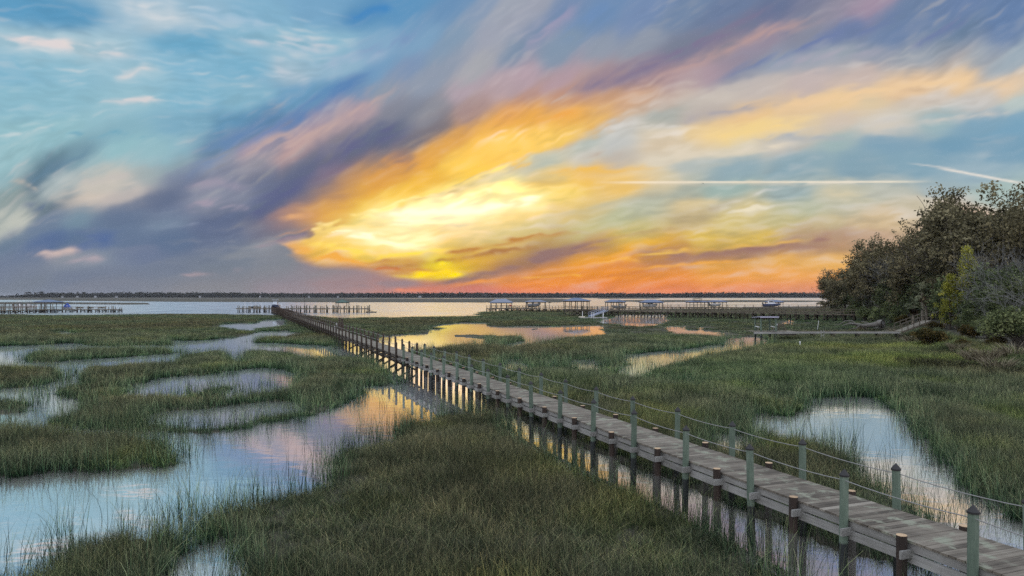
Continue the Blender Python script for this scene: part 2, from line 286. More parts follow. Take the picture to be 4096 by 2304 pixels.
def sky_field():
    """Linear colour on a regular grid of tangent-plane coordinates."""
    gx = GX0 + (np.arange(GW) + .5) * GS; gy = GY0 + (np.arange(GH) + .5) * GS
    X, Y = np.meshgrid(gx, gy)
    # wind direction
    ca = np.zeros_like(X); sa = np.zeros_like(X)
    for (wx, wy, ang) in WIND:
        w = 1.0 / (((X - wx) / 1.3) ** 2 + (Y - wy) ** 2 + 3000.0) ** 2
        ca += w * math.cos(R(ang)); sa -= w * math.sin(R(ang))
    n = np.hypot(ca, sa); ca /= n; sa /= n
    # base colours: scattered observations spread along the wind
    cs = 2
    Xc, Yc, cac, sac = X[::cs, ::cs], Y[::cs, ::cs], ca[::cs, ::cs], sa[::cs, ::cs]
    def sdf(poly, PX, PY):
        P = np.array(poly, float); Q = np.roll(P, -1, 0)
        d = np.full(PX.shape, 1e9); ins = np.zeros(PX.shape, bool)
        for (x0, y0), (x1, y1) in zip(P, Q):
            ex, ey = x1 - x0, y1 - y0
            tt = np.clip(((PX - x0) * ex + (PY - y0) * ey) / (ex * ex + ey * ey), 0, 1)
            d = np.minimum(d, np.hypot(PX - x0 - tt * ex, PY - y0 - tt * ey))
            if y0 != y1:
                ins ^= ((y0 > PY) != (y1 > PY)) & (PX < (x1 - x0) * (PY - y0) / (y1 - y0) + x0)
        return np.where(ins, d, -d)
    s_in = sdf(GLOW, SMP[:, 0], SMP[:, 1]) > 0
    bases = []
    for want in (False, True):
        num = np.zeros(Xc.shape + (3,)); den = np.zeros(Xc.shape)
        for (x, y, r, g, b), inside in zip(SMP, s_in):
            if inside != want: continue
            dx, dy = x - Xc, y - Yc
            par = dx * cac + dy * sac; per = -dx * sac + dy * cac
            kp = 2.4 + 1.8 * np.clip((Yc - 640) / 70.0, 0, 1)
            d2 = (par / kp) ** 2 + per ** 2
            w = np.exp(-d2 / (2 * 13.0 ** 2)) + 0.12 * np.exp(-d2 / (2 * 30.0 ** 2)) + 1e-5 / (1 + d2 / 2500.0) ** 2
            den += w
            num += w[..., None] * np.array([r, g, b])
        bases.append(num / den[..., None])
    mask_sd = sdf(GLOW, Xc, Yc)
    # line integral convolution of noise along the wind gives the streaks
    def lic(sig, seed, length, step):
        nz = gauss_noise(X.shape, sig, seed)
        acc = nz.copy(); wsum = 1.0
        for sgn in (1, -1):
            px = np.tile(np.arange(GW, dtype=float), (GH, 1)); py = np.tile(np.arange(GH, dtype=float)[:, None], (1, GW))
            for k in range(1, length):
                cx_ = bil(ca, px, py); sy_ = bil(sa, px, py)
                px = px + sgn * step * cx_; py = py + sgn * step * sy_
                wk = 0.5 + 0.5 * math.cos(math.pi * k / length)
                acc += wk * bil(nz, px, py); wsum += wk
        return (acc - acc.mean()) / acc.std()
    l1 = lic(0.75, 3, 10, 1.2); l2 = lic(1.9, 4, 12, 2.2); l3 = lic(6.0, 5, 11, 5.5)
    l0 = lic(1.1, 12, 20, 1.8)
    l4 = gauss_noise(X.shape, 9.0, 6)
    l5 = gauss_noise(X.shape, 2.5, 8)
    # break the straight fibres with curdling
    cw = [gauss_noise(X.shape, sg, 70 + i) for i, sg in enumerate((9, 9, 3.5, 3.5))]
    gxx = np.tile(np.arange(GW, dtype=float), (GH, 1)); gyy = np.tile(np.arange(GH, dtype=float)[:, None], (1, GW))
    qx = gxx + 0.8 * cw[0] + 0.6 * cw[2]; qy = gyy + 0.8 * cw[1] + 0.6 * cw[3]
    l1, l2 = bil(l1, qx, qy), bil(l2, qx, qy); l3 = bil(l3, gxx + 1.2 * cw[0], gyy + 1.2 * cw[1])
    l1 = np.tanh(l1 * .9) * 1.3; l0 = bil(l0, qx, qy)
    # bright cirrus filaments
    fil = np.clip(.6 * l0 + .5 * l1 + .45 * l2 - .75, 0, 1.6)
    # torn edges: shift the lookup across the wind by the streak noise
    sh = 4.2 * l3 + 3.2 * l2 + 1.8 * l1 + 1.2 * l5
    low = np.clip((745 - Y) / 120.0, 0.25, 1.0)
    sh *= low * np.clip(.62 + Y / 900.0, .6, 1.0)
    wx = X - sa * sh + 12 * l4 * ca; wy = Y + ca * sh + 12 * l4 * sa * low
    fx = (wx - GX0) / GS / cs - .5 / cs; fy = (wy - GY0) / GS / cs - .5 / cs
    sd = bil(mask_sd, fx, fy) + 3.0 * l2 * low + 1.0 * l5 * low + 2.5 * l1 * low
    soft = 7.0 + np.clip((X - 1350) / 8.0, 0, 60) + np.where(Y > 640, 10.0, 0.0)
    g = np.clip(sd / soft * .5 + .5, 0, 1); g = (g * g * (3 - 2 * g))[..., None]
    col = bil(bases[0], fx, fy) * (1 - g) + bil(bases[1], fx, fy) * g
    amp = np.clip(0.5 + 0.5 * gauss_noise(X.shape, 22.0, 9), 0.25, 1.2)
    k = 1.0 + amp * low * (0.036 * l1 + 0.022 * l2 + 0.012 * l3 + 0.012 * cw[2])
    k = k + g[..., 0] * np.clip((Y - 420) / 100, 0, 1) * (0.05 * l1 + 0.045 * l2)
    k = k + .10 * fil * amp * np.clip((745 - Y) / 200.0, .1, 1)
    k = np.clip(k, 0.6, 1.5)
    lum = col.mean(2, keepdims=True)
    # thin places show greyer, lit cloud; thick places the deeper air
    grey = lum * np.array([1.04, 1.0, 0.97])
    f = np.clip((k - 1.0) * 2.2, 0, 0.5)[..., None]
    col = (col * (1 - f) + grey * f) * k[..., None]
    tex = 0.5 + 0.16 * l2 + 0.1 * l5
    def streak(x0, y0, x1, y1, wid, soft, strength, color, ragged=0.0):
        nonlocal col
        L = math.hypot(x1 - x0, y1 - y0); ux, uy = (x1 - x0) / L, (y1 - y0) / L
        al = (X - x0) * ux + (Y - y0) * uy
        ac = -(X - x0) * uy + (Y - y0) * ux + (tex - .5) * wid * ragged
        ss = lambda e0, e1, v: (lambda q: q * q * (3 - 2 * q))(np.clip((v - e0) / (e1 - e0), 0, 1))
        fm = (1 - ss(wid * 0.1, wid, np.abs(ac))) * ss(0, soft, al) * (1 - ss(L - soft, L, al)) * strength
        if ragged > .4: fm = fm * np.clip(0.8 + (tex - .5) * 1.8, 0, 1.15)
        fm = np.clip(fm, 0, 1)[..., None]
        col = col * (1 - fm) + np.array(lin(color)) * fm
    fib = np.clip(0.70 + 0.36 * l2 + 0.34 * l1 + .12 * cw[2], 0, 1.4)
    def stroke(pts, color, hw, strength, tail=1.0):
        """A cloud band along a bent line, fading at both ends, its body made of fibres."""
        nonlocal col
        P = np.array(pts, float); best = np.full(X.shape, 1e9); par = np.zeros(X.shape)
        seg = np.hypot(*(P[1:] - P[:-1]).T); tot = seg.sum(); run = 0.0
        x0, x1 = P[:, 0].min() - 4 * hw, P[:, 0].max() + 4 * hw; y0, y1 = P[:, 1].min() - 4 * hw, P[:, 1].max() + 4 * hw
        i0, i1 = max(0, int((x0 - GX0) / GS)), min(GW, int((x1 - GX0) / GS)); j0, j1 = max(0, int((y0 - GY0) / GS)), min(GH, int((y1 - GY0) / GS))
        if i1 <= i0 or j1 <= j0: return
        sl = (slice(j0, j1), slice(i0, i1)); wx_, wy_ = wx[sl], wy[sl]; best = best[sl]; par = par[sl]
        for (ax, ay), (bx, by), L in zip(P[:-1], P[1:], seg):
            tt = np.clip(((wx_ - ax) * (bx - ax) + (wy_ - ay) * (by - ay)) / L ** 2, 0, 1)
            d = np.hypot(wx_ - ax - tt * (bx - ax), wy_ - ay - tt * (by - ay))
            m = d < best; par = np.where(m, (run + tt * L) / tot, par); best = np.minimum(best, d); run += L
        e = np.clip(np.minimum(par, 1 - par) / .28, 0, 1); e = e * e * (3 - 2 * e)
        f = np.exp(-(best / (hw * (.55 + .45 * e))) ** 2 * 1.2) * (tail * e + 1 - tail) * strength * fib[sl]
        f = np.clip(f, 0, 1)[..., None]
        col[sl] = col[sl] * (1 - f) + np.array(lin(color)) * f
    for st in STROKES: stroke(*st)
    streak(1480, 459, 2370, 456.5, 3.6, 150, 0.95, (250, 236, 212))
    streak(1500, 462, 2200, 461, 9.0, 200, 0.35, (232, 214, 188), 1.8)
    streak(1960, 461, 2200, 459, 6.0, 70, 0.5, (240, 230, 215), 1.5)
    streak(2270, 409, 2420, 426, 3.0, 60, 0.5, (235, 225, 215))
    streak(2340, 419, 2600, 466, 4.4, 60, 0.9, (240, 230, 218), 0.3)
    streak(690, 553, 810, 538, 9, 50, 0.8, (228, 172, 122), 1.6)
    streak(640, 615, 800, 588, 6, 60, 0.35, (190, 165, 160), 1.6)
    streak(900, 606, 1075, 624, 9, 60, 0.95, (255, 254, 214), 1.6)
    streak(960, 566, 1160, 557, 6, 60, 0.9, (255, 253, 220), 1.6)
    streak(930, 540, 1290, 530, 10, 90, 0.95, (255, 255, 238), 1.2)
    streak(1200, 478, 1330, 486, 8, 40, 0.5, (255, 252, 225), 1.6)
    streak(1020, 686, 1165, 685, 9, 60, 0.95, (255, 226, 18), 1.6)
    streak(1040, 662, 1160, 660, 7, 50, 0.95, (255, 240, 40), 1.6)
    streak(940, 678, 1120, 676, 5, 60, 0.6, (205, 125, 70), 1.6)
    streak(970, 731, 1085, 729, 4.0, 50, 0.9, (250, 140, 85), 1.4)
    streak(1090, 722, 1310, 698, 8, 80, 0.7, (252, 160, 60), 1.4)
    streak(900, 684, 1420, 612, 10, 160, 0.75, (172, 115, 68), 1.4)
    streak(1540, 672, 2240, 600, 20, 220, 0.5, (152, 114, 106), 1.1)
    streak(1620, 638, 2060, 602, 8, 100, 0.75, (244, 192, 90), 1.6)
    streak(1360, 716, 1700, 674, 7, 100, 0.5, (205, 125, 70), 1.4)
    streak(1590, 643, 1740, 633, 3.5, 50, 0.7, (255, 208, 90), 1.0)
    streak(1560, 680, 1920, 650, 6, 90, 0.6, (250, 176, 70), 1.4)
    streak(1300, 700, 1440, 692, 3.5, 40, 0.6, (255, 196, 80), 1.2)
    streak(1480, 606, 1760, 566, 9, 90, 0.45, (178, 150, 112), 1.6)
    streak(1680, 560, 1830, 520, 10, 50, 0.5, (180, 158, 125), 1.8)
    lum = col @ np.array([.3, .6, .1]); bo = np.clip((lum - .55) / .4, 0, 1) * (Y > 300) * np.exp(-((X - 1150) / 420) ** 2)
    return col * (1 + (bo * bo)[..., None] * np.array([.75, .20, -.10]))

def build_sky():
    fld = sky_field()
    azs = np.concatenate([np.linspace(-180, -60, 41)[:-1], np.linspace(-60, -40, 121)[:-1], np.linspace(-40, 40, 1101)[:-1],
                          np.linspace(40, 60, 121)[:-1], np.linspace(60, 180, 41)])
    els = np.concatenate([np.linspace(-4, -0.4, 6)[:-1], np.linspace(-0.4, 28, 420)[:-1], np.linspace(28, 45, 60)[:-1], np.linspace(45, 89.9, 40)])
    A, E = np.meshgrid(np.radians(azs), np.radians(els))
    dx, dy, dz = np.sin(A) * np.cos(E), np.cos(A) * np.cos(E), np.sin(E)
    c = np.maximum(dy, 0.12)
    px = 1288.0 + DF * dx / c; py = DHY - DF * np.maximum(dz, 0) / c
    col = bil(fld, (px - GX0) / GS - .5, (py - GY0) / GS - .5)
    ss = lambda e0, e1, v: (lambda q: q * q * (3 - 2 * q))(np.clip((v - e0) / (e1 - e0), 0, 1))
    back = np.maximum(1 - ss(0.10, 0.62, dy), ss(0.44, 0.72, dz))[..., None]
    k = ss(-0.1, 0.9, dz)[..., None]
    dome = (np.array(lin((226, 221, 226))) * (1 - k) + np.array(lin((220, 230, 245))) * k) * DOME
    col = col * (1 - back) + dome * back
    RAD = 90000.0
    n_el, n_az = A.shape
    v = np.stack([dx * RAD, dy * RAD, dz * RAD], -1).reshape(-1, 3)
    idx = np.arange(n_el * n_az).reshape(n_el, n_az)
    q = np.stack([idx[:-1, :-1], idx[1:, :-1], idx[1:, 1:], idx[:-1, 1:]], -1).reshape(-1, 4)
    # the dome carries the western sky; where it has faded into the plain dusk dome the world takes over
    q = q[back.reshape(-1)[q].min(1) < .9999]
    used = np.unique(q); remap = np.zeros(len(v), np.int64); remap[used] = np.arange(len(used)); q = remap[q]
    v = v[used]; col = col.reshape(-1, 3)[used]
    me = mesh_np('sky', v, q)
    at_ = me.attributes.new('sky_colour', 'FLOAT_COLOR', 'POINT')
    at_.data.foreach_set('color', np.concatenate([col.reshape(-1, 3), np.ones((v.shape[0], 1))], 1).astype(np.float32).ravel())
    mt = bpy.data.materials.new('dusk_sky'); mt.use_nodes = True
    t = NT(mt.node_tree)
    for nd in list(t.n): t.n.remove(nd)
    a = t.add('ShaderNodeAttribute', attribute_name='sky_colour')
    e = t.add('ShaderNodeEmission', {'Color': a.outputs['Color'], 'Strength': 1.0})
    t.add('ShaderNodeOutputMaterial', {'Surface': e.outputs[0]})
    try: mt.cycles.emission_sampling = 'NONE'
    except Exception: pass
    me.materials.append(mt)
    o = bpy.data.objects.new('sky', me); COL.objects.link(o); o['kind'] = 'structure'
    # world: the same dusk air beyond the dome
    w = bpy.data.worlds.new('World'); SC.world = w; w.use_nodes = True
    t = NT(w.node_tree)
    for nd in list(t.n): t.n.remove(nd)
    nrm = t.add('ShaderNodeTexCoord').outputs['Generated']
    dzn = t.sep(nrm)[2]
    c0 = tuple(v * DOME for v in lin((226, 221, 226))) + (1,); c1 = tuple(v * DOME for v in lin((220, 230, 245))) + (1,)
    bg = t.add('ShaderNodeBackground', {'Color': t.mix(t.mr(dzn, -.1, .9), c0, c1), 'Strength': 1.0})
    t.add('ShaderNodeOutputWorld', {'Surface': bg.outputs[0]})
    try: w.cycles.sampling_method = 'MANUAL'; w.cycles.sample_map_resolution = 256
    except Exception: pass

def mesh_np(name, v, q):
    me = bpy.data.meshes.new(name)
    v = np.asarray(v, np.float32); q = np.asarray(q, np.int32)
    k = q.shape[1]
    me.vertices.add(len(v)); me.vertices.foreach_set('co', v.ravel())
    me.loops.add(q.size); me.loops.foreach_set('vertex_index', q.ravel())
    me.polygons.add(len(q)); me.polygons.foreach_set('loop_start', np.arange(len(q), dtype=np.int32) * k)
    me.update(calc_edges=True)
    return me
DOME = 1.5
build_sky()
# ---------------------------------------------------------------- where water, marsh and bank lie
def _z(ox, oy, k):
    def f(txt):
        out = []
        for p in txt.split():
            x, y = p.split(',')
            out.append((ox + float(x) * k, oy + float(y) * k))
        return out
    return f
_A = _z(0, 1100, .3975); _B = _z(900, 1100, .3975); _C = _z(1800, 1100, .3975)
_G = _z(0, 1500, .795); _E = _z(2048, 1500, .795); _P = _z(0, 0, 1.0)
WATER = [
    _A("0,722 300,712 640,688 890,680 950,705 1150,712 1420,700 1690,716 1712,655 2000,658 2250,640 2400,625 2690,562 2790,566 2960,568 3004,583 2820,592 2660,618 2520,650 2494,668 2600,682 2870,690 3070,702 3260,710 3364,735 3376,760 3344,800 3224,820 3144,850 3084,820 2964,770 2824,730 2700,735 2494,742 2460,835 2320,848 2295,800 2200,750 2000,745 1860,775 1830,830 1680,875 1560,868 1300,880 1050,900 900,930 830,965 790,972 760,1010 880,1030 860,1050 700,1062 690,1080 640,1120 590,1160 640,1190 760,1220 890,1270 870,1310 700,1330 560,1350 420,1400 300,1449 0,1449 0,1430 200,1400 340,1330 350,1260 280,1200 150,1180 0,1190 100,1150 280,1130 440,1100 620,1070 700,1040 720,960 650,905 500,880 320,885 270,905 120,890 0,870"),
    _A("1250,1150 1300,1110 1480,1060 1620,1030 1860,1020 2050,1010 2200,980 2400,950 2620,930 2990,975 3040,1010 3020,1040 2940,1060 2800,1050 2576,1080 2400,1060 2200,1040 2080,1070 1960,1110 1880,1160 1800,1180 1650,1160 1500,1170 1380,1170 1300,1165"),
    _G("1090,90 1200,60 1340,30 1460,10 1475,30 1450,60 1350,80 1230,110 1180,130 1090,110"),
    _A("2190,500 2300,485 2500,490 2760,470 2830,490 2700,500 2576,530 2400,530 2250,515"),
    _A("650,575 790,565 790,575 660,585"),
    _B("380,470 460,448 570,446 560,462 500,475 400,480"),
    # under the boardwalk and the orange pool beside it
    _B("1120,690 1180,640 1300,640 1500,690 1700,760 1900,820 2100,880 2576,1020 2600,1100 2576,1380 2400,1330 2200,1290 2060,1370 2050,1400 1850,1400 1740,1449 800,1449 900,1430 1080,1400 1240,1340 1330,1260 1300,1200 1420,1150 1560,1130 1760,1112 1795,1085 1700,1000 1600,915 1500,880 1410,830 1390,805 1250,800 1150,780"),
    _C("-790,690 -770,640 -650,620 -500,610 -330,595 -220,600 -180,560 -200,525 -60,500 60,490 200,480 340,488 380,515 430,530 700,520 900,515 1100,520 1300,510 1480,505 1515,512 1500,540 1530,570 1440,600 1300,610 1080,630 940,655 850,690 740,705 530,715 600,685 740,670 750,645 690,610 640,592 450,580 300,572 80,567 65,590 90,635 250,640 400,645 380,660 300,680 150,708 0,715 -110,700 -250,720 -330,730 -420,760 -600,800 -700,760"),
    _C("1490,455 1600,440 1700,405 2130,400 2140,440 2110,460 2050,470 1990,490 1760,490 1720,470 1560,470"),
    _C("2115,520 2270,515 2290,550 2420,565 2576,568 2760,580 2770,590 2576,592 2400,588 2300,575 2200,545"),
    _C("530,850 660,845 690,880 820,900 760,930 640,955 560,960 540,910"),
    _C("930,850 1000,840 1060,890 1060,915 940,915"),
    _C("1180,860 1350,845 1550,870 1560,895 1400,905 1200,905"),
    _C("1690,825 1800,795 2100,765 2300,745 2576,725 2700,700 2800,650 2900,622 3020,622 3160,640 3240,650 3220,670 3140,690 2960,722 2780,735 2660,775 2510,805 2360,830 2150,865 2010,900 1930,950 1850,1008 1690,1000 1650,970 1720,935 1850,905 1840,860 1760,840"),
    _C("2290,1050 2360,1000 2420,970 2380,1030 2480,1100 2400,1110 2300,1070"),
    _C("2490,515 2560,520 2590,550 2510,545"),
    _P("3135,1283 3180,1272 3195,1290 3140,1290"),
    _E("990,305 1060,300 1230,300 1230,330 1070,360 1000,330"),
    _E("1150,220 1280,205 1400,200 1520,195 1535,170 1500,120 1620,115 1700,120 1820,110 1870,130 1860,150 2000,200 2020,260 2070,310 2110,380 2200,440 2250,500 2270,560 2340,620 2410,680 2450,725 2600,775 2800,850 2800,1010 2400,860 2260,790 2170,720 2120,660 2050,600 1980,560 1900,520 1780,470 1760,430 1750,390 1680,340 1560,290 1480,285 1370,260 1250,240"),
    _G("0,240 80,235 200,235 420,262 600,275 700,290 900,285 1090,290 1250,260 1340,230 1400,235 1500,215 1620,190 1740,150 1800,110 1790,60 2000,60 2160,185 2100,190 2060,190 1990,210 1980,270 1900,290 1800,310 1700,320 1660,350 1650,400 1660,450 1620,490 1500,520 1400,530 1250,560 1150,580 1080,600 1010,640 980,680 960,710 940,700 850,690 700,710 560,720 450,740 350,760 300,800 200,850 130,880 50,930 0,960"),
    _G("700,200 780,190 1000,175 1180,150 1300,135 1500,135 1540,145 1480,165 1400,190 1350,215 1250,240 1100,240 950,245 800,235"),
    _G("975,815 1060,815 1150,860 1190,930 1180,1090 840,1090 920,920 965,870"),
]
CHANNEL = [
    _E("-20,215 100,262 220,305 350,375 440,415 580,465 700,505 800,540 900,595 1000,635 1110,685 1250,740 1400,805 1500,855 1650,915 1800,960 2060,960 2300,870 2500,960 2800,1100 2400,1300 1560,1100 1480,1011 1380,985 1310,950 1220,880 1100,800 1000,710 850,655 700,600 540,560 430,505 350,500 250,420 120,360 -20,290"),
]
ISLETS = [
    _G("670,268 800,258 950,268 1090,272 1250,245 1340,213 1500,196 1620,168 1740,128 1800,92 1850,70 1850,90 1800,118 1740,155 1620,196 1500,221 1340,240 1250,266 1090,296 900,292 700,294 600,280"),
    _G("600,168 800,166 1000,150 1180,125 1300,112 1400,98 1500,108 1580,120 1500,135 1300,136 1180,150 1000,175 780,190 650,192"),
    _A("285,860 330,800 500,770 700,790 840,790 1000,770 1150,745 1290,765 1345,790 1320,820 1150,830 900,840 700,870 500,880 300,888"),
    _A("1380,785 1450,762 1600,758 1740,775 1760,795 1600,803 1400,803"),
    _G("0,335 60,300 300,300 560,310 700,340 800,370 890,430 880,470 800,475 690,480 560,490 400,490 220,500 50,530 0,530"),
    _C("780,540 900,532 870,550 800,556"),
    _C("1120,572 1200,566 1250,570 1190,580 1130,580"),
    _B("2100,535 2250,525 2290,535 2200,545 2110,545"),
]
RIVER = [
    _P("0,1259 110,1261 220,1266 420,1262 700,1258 900,1259 1010,1262 1090,1262 1130,1268 1240,1264 1310,1271 1380,1276 1550,1272 1700,1270 1800,1270 1860,1269 1922,1263 1876,1259 1930,1249 2000,1246 2260,1243 2420,1244 2520,1240 2700,1238 3000,1236 3330,1233 3420,1228 6000,1222 6000,1193 3400,1191.5 2300,1192.5 2200,1194 1500,1193.6 1080,1194.2 1080,1195.6 1500,1196 2250,1197 2330,1203 2260,1207 2230,1209.5 1900,1209.8 1200,1208.6 700,1207 420,1204.5 280,1203.2 160,1205 180,1203 340,1201.8 640,1201 1000,1199.5 1000,1198.3 500,1199.3 0,1199.6"),
]
FAR_STRIPS = [
    _P("0,1212.5 240,1213 330,1214.3 400,1215 592,1216.5 592,1218 480,1218 240,1216.5 180,1217 0,1215"),
    _P("2440,1204 2560,1203 2700,1203.4 3000,1204 3200,1205.4 3300,1206.5 3200,1208 2900,1208.3 2560,1208"),
    _P("2390,1194.2 2620,1193.6 2640,1194.6 2400,1195.2"),
]
BANK = [_P("3335,1232 3352,1246 3400,1262 3470,1280 3540,1305 3590,1330 3650,1362 3720,1402 3850,1452 4000,1500 4300,1560 6500,1900 6500,1222 3420,1222")]

NX, NY_ = 1800, 760
IX0, IX1 = -1400.0, 5800.0
LT0, LT1 = math.log(2.0), math.log(1700.0)
def _raster(polys, stretch=()):
    gx = IX0 + (np.arange(NX) + .5) * (IX1 - IX0) / NX
    gy = HY + np.exp(LT0 + (np.arange(NY_) + .5) * (LT1 - LT0) / NY_)
    m = np.zeros((NY_, NX), bool)
    for poly in polys:
        for s in (1.0,) + tuple(stretch):
            P = []
            for x, y in poly:
                if x < 8: x = -1500 if x <= 0.01 else x
                P.append((x, HY + (y - HY) * s))
            P = np.array(P); Q = np.roll(P, -1, 0)
            j0, j1 = np.searchsorted(gy, P[:, 1].min()), np.searchsorted(gy, P[:, 1].max())
            i0, i1 = np.searchsorted(gx, P[:, 0].min()), np.searchsorted(gx, P[:, 0].max())
            if j1 <= j0 or i1 <= i0: continue
            X, Y = np.meshgrid(gx[i0:i1], gy[j0:j1])
            ins = np.zeros(X.shape, bool)
            for (x0, y0), (x1, y1) in zip(P, Q):
                if y0 != y1:
                    ins ^= ((y0 > Y) != (y1 > Y)) & (X < (x1 - x0) * (Y - y0) / (y1 - y0) + x0)
            m[j0:j1, i0:i1] |= ins
    return m
_w = _raster(WATER, (1.025, 1.05, 1.075, 1.095))
_w &= ~_raster(ISLETS)
_w |= _raster(CHANNEL, (1.015, 1.03, 1.045))
_w |= _raster(RIVER)
_far = _raster(FAR_STRIPS)
_w &= ~_far
_bank = _raster(BANK)
WMASK = _w.astype(np.float32); BMASK = _bank.astype(np.float32)

def vnoise(x, y, seed=0):
    """Smooth value noise on arrays."""
    i = np.floor(x).astype(np.int64); j = np.floor(y).astype(np.int64)
    u = x - i; v = y - j
    u = u * u * (3 - 2 * u); v = v * v * (3 - 2 * v)
    def h(a, b):
        n = (a * 374761393 + b * 668265263 + seed * 1442695041) & 0x7fffffff
        n = ((n ^ (n >> 13)) * 1274126177) & 0x7fffffff
        return ((n ^ (n >> 16)) & 0xffff) / 65535.0
    return (h(i, j) * (1 - u) + h(i + 1, j) * u) * (1 - v) + (h(i, j + 1) * (1 - u) + h(i + 1, j + 1) * u) * v
def fbm(x, y, seed=0, octv=4):
    s = 0; a = 0.5; n = 0
    for k in range(octv):
        s = s + a * vnoise(x, y, seed + k); n += a; a *= .5; x = x * 2.03 + 7; y = y * 2.03 + 3
    return s / n

def look(mask, X, Y, default):
    Yc = np.maximum(Y, 0.5)
    sx = CX + F * X / Yc; sy = F * H / Yc
    ix = (sx - IX0) / (IX1 - IX0) * NX; iy = (np.log(np.maximum(sy, 1e-3)) - LT0) / (LT1 - LT0) * NY_
    ok = (Y > 3) & (ix >= 0) & (ix < NX) & (iy >= 0) & (iy < NY_)
    v = mask[np.clip(iy.astype(int), 0, NY_ - 1), np.clip(ix.astype(int), 0, NX - 1)]
    return np.where(ok, v, default)
def smooth_look(mask, X, Y, rad, default, n=10, ragged=0.0):
    if ragged:
        q = np.clip(np.hypot(X, Y) / 60, 0.5, 4)
        X = X + (fbm(X / 1.3 / q, Y / 1.3 / q, 5, 3) - .5) * ragged * q; Y = Y + (fbm(X / 1.3 / q + 31, Y / 1.3 / q, 9, 3) - .5) * ragged * q * 1.4
    acc = look(mask, X, Y, default).astype(float)
    for k in range(n):
        a = 2 * math.pi * k / n
        acc = acc + look(mask, X + rad * math.cos(a), Y + rad * math.sin(a), default)
    return acc / (n + 1)
def bank_height(X, Y):
    b = smooth_look(BMASK, X, Y, 2.5, 0.0) * .4 + smooth_look(BMASK, X, Y, 6.0, 0.0) * .6
    return 1.5 * b ** 1.3
def gz(x, y):
    return float(bank_height(np.array([x], float), np.array([y], float))[0])

# ---------------------------------------------------------------- materials shared by the setting
def new_mat(name):
    m = bpy.data.materials.new(name); m.use_nodes = True
    t = NT(m.node_tree)
    for nd in list(t.n): t.n.remove(nd)
    return m, t
def finish(t, shader, disp=None):
    t.add('ShaderNodeOutputMaterial', {'Surface': shader})
def struct(name, me, mat):
    me.materials.append(mat)
    o = bpy.data.objects.new(name, me); COL.objects.link(o); o['kind'] = 'structure'
    return o

def mat_mud():
    m, t = new_mat('marsh_mud')
    g = t.add('ShaderNodeNewGeometry').outputs['Position']
    n = t.noise(g, 0.35, 6, .6); n2 = t.noise(g, 4.0, 4, .6)
    c = t.ramp(t.m('ADD', t.m('MULTIPLY', n, .6), t.m('MULTIPLY', n2, .4)), [(.3, (.030, .028, .020)), (.5, (.050, .046, .030)), (.7, (.075, .065, .040))])
    b = t.add('ShaderNodeBsdfPrincipled', {'Base Color': c, 'Roughness': 0.9})
    bm = t.add('ShaderNodeBump', {'Strength': 0.5, 'Distance': 0.05, 'Height': n2})
    t.l.new(bm.outputs[0], b.inputs['Normal'])
    finish(t, b.outputs[0]); return m

def mat_water():
    m, t = new_mat('tidal_water')
    g = t.add('ShaderNodeNewGeometry').outputs['Position']
    x, y, z = t.sep(g)
    dist = t.m('SQRT', t.m('ADD', t.m('MULTIPLY', x, x), t.m('MULTIPLY', y, y)))
    # calm pools, wind-rippled open river
    river = t.mr(y, 150, 230)
    swell = t.noise(t.xyz(t.m('MULTIPLY', x, .5), t.m('MULTIPLY', y, .9), 0), 1.0, 3, .55)
    rip = t.noise(t.xyz(t.m('MULTIPLY', x, .06), t.m('MULTIPLY', y, .25), 2.0), 1.0, 4, .6)
    calm = t.noise(t.xyz(t.m('MULTIPLY', x, .9), t.m('MULTIPLY', y, 1.5), 4.0), 1.0, 2, .5)
    h = t.m('ADD', t.m('MULTIPLY', calm, 0.012), t.m('MULTIPLY', t.m('MULTIPLY', rip, river), 0.7))
    h = t.m('ADD', h, t.m('MULTIPLY', t.m('MULTIPLY', swell, river), 0.05))
    bmp = t.add('ShaderNodeBump', {'Strength': 0.30, 'Distance': 1.0, 'Height': h})
    rough = t.m('ADD', 0.015, t.m('MULTIPLY', river, t.mr(rip, .35, .65, 0.10, 0.26)))
    gl = t.add('ShaderNodeBsdfGlossy', {'Color': (.93, .94, .95, 1), 'Roughness': rough, 'Normal': bmp.outputs[0]})
    g2 = t.add('ShaderNodeBsdfGlossy', {'Color': (.95, .95, .95, 1), 'Roughness': 0.38, 'Normal': bmp.outputs[0]})
    gl = t.add('ShaderNodeMixShader', {0: 0.15, 1: gl.outputs[0], 2: g2.outputs[0]})
    df = t.add('ShaderNodeBsdfDiffuse', {'Color': (.30, .265, .235, 1)})
    fr = t.add('ShaderNodeFresnel', {'IOR': 1.333, 'Normal': bmp.outputs[0]})
    f = t.m('ADD', 0.80, t.m('MULTIPLY', fr.outputs[0], 0.3), clamp=True)
    mx = t.add('ShaderNodeMixShader', {0: f, 1: df.outputs[0], 2: gl.outputs[0]})
    finish(t, mx.outputs[0]); return m

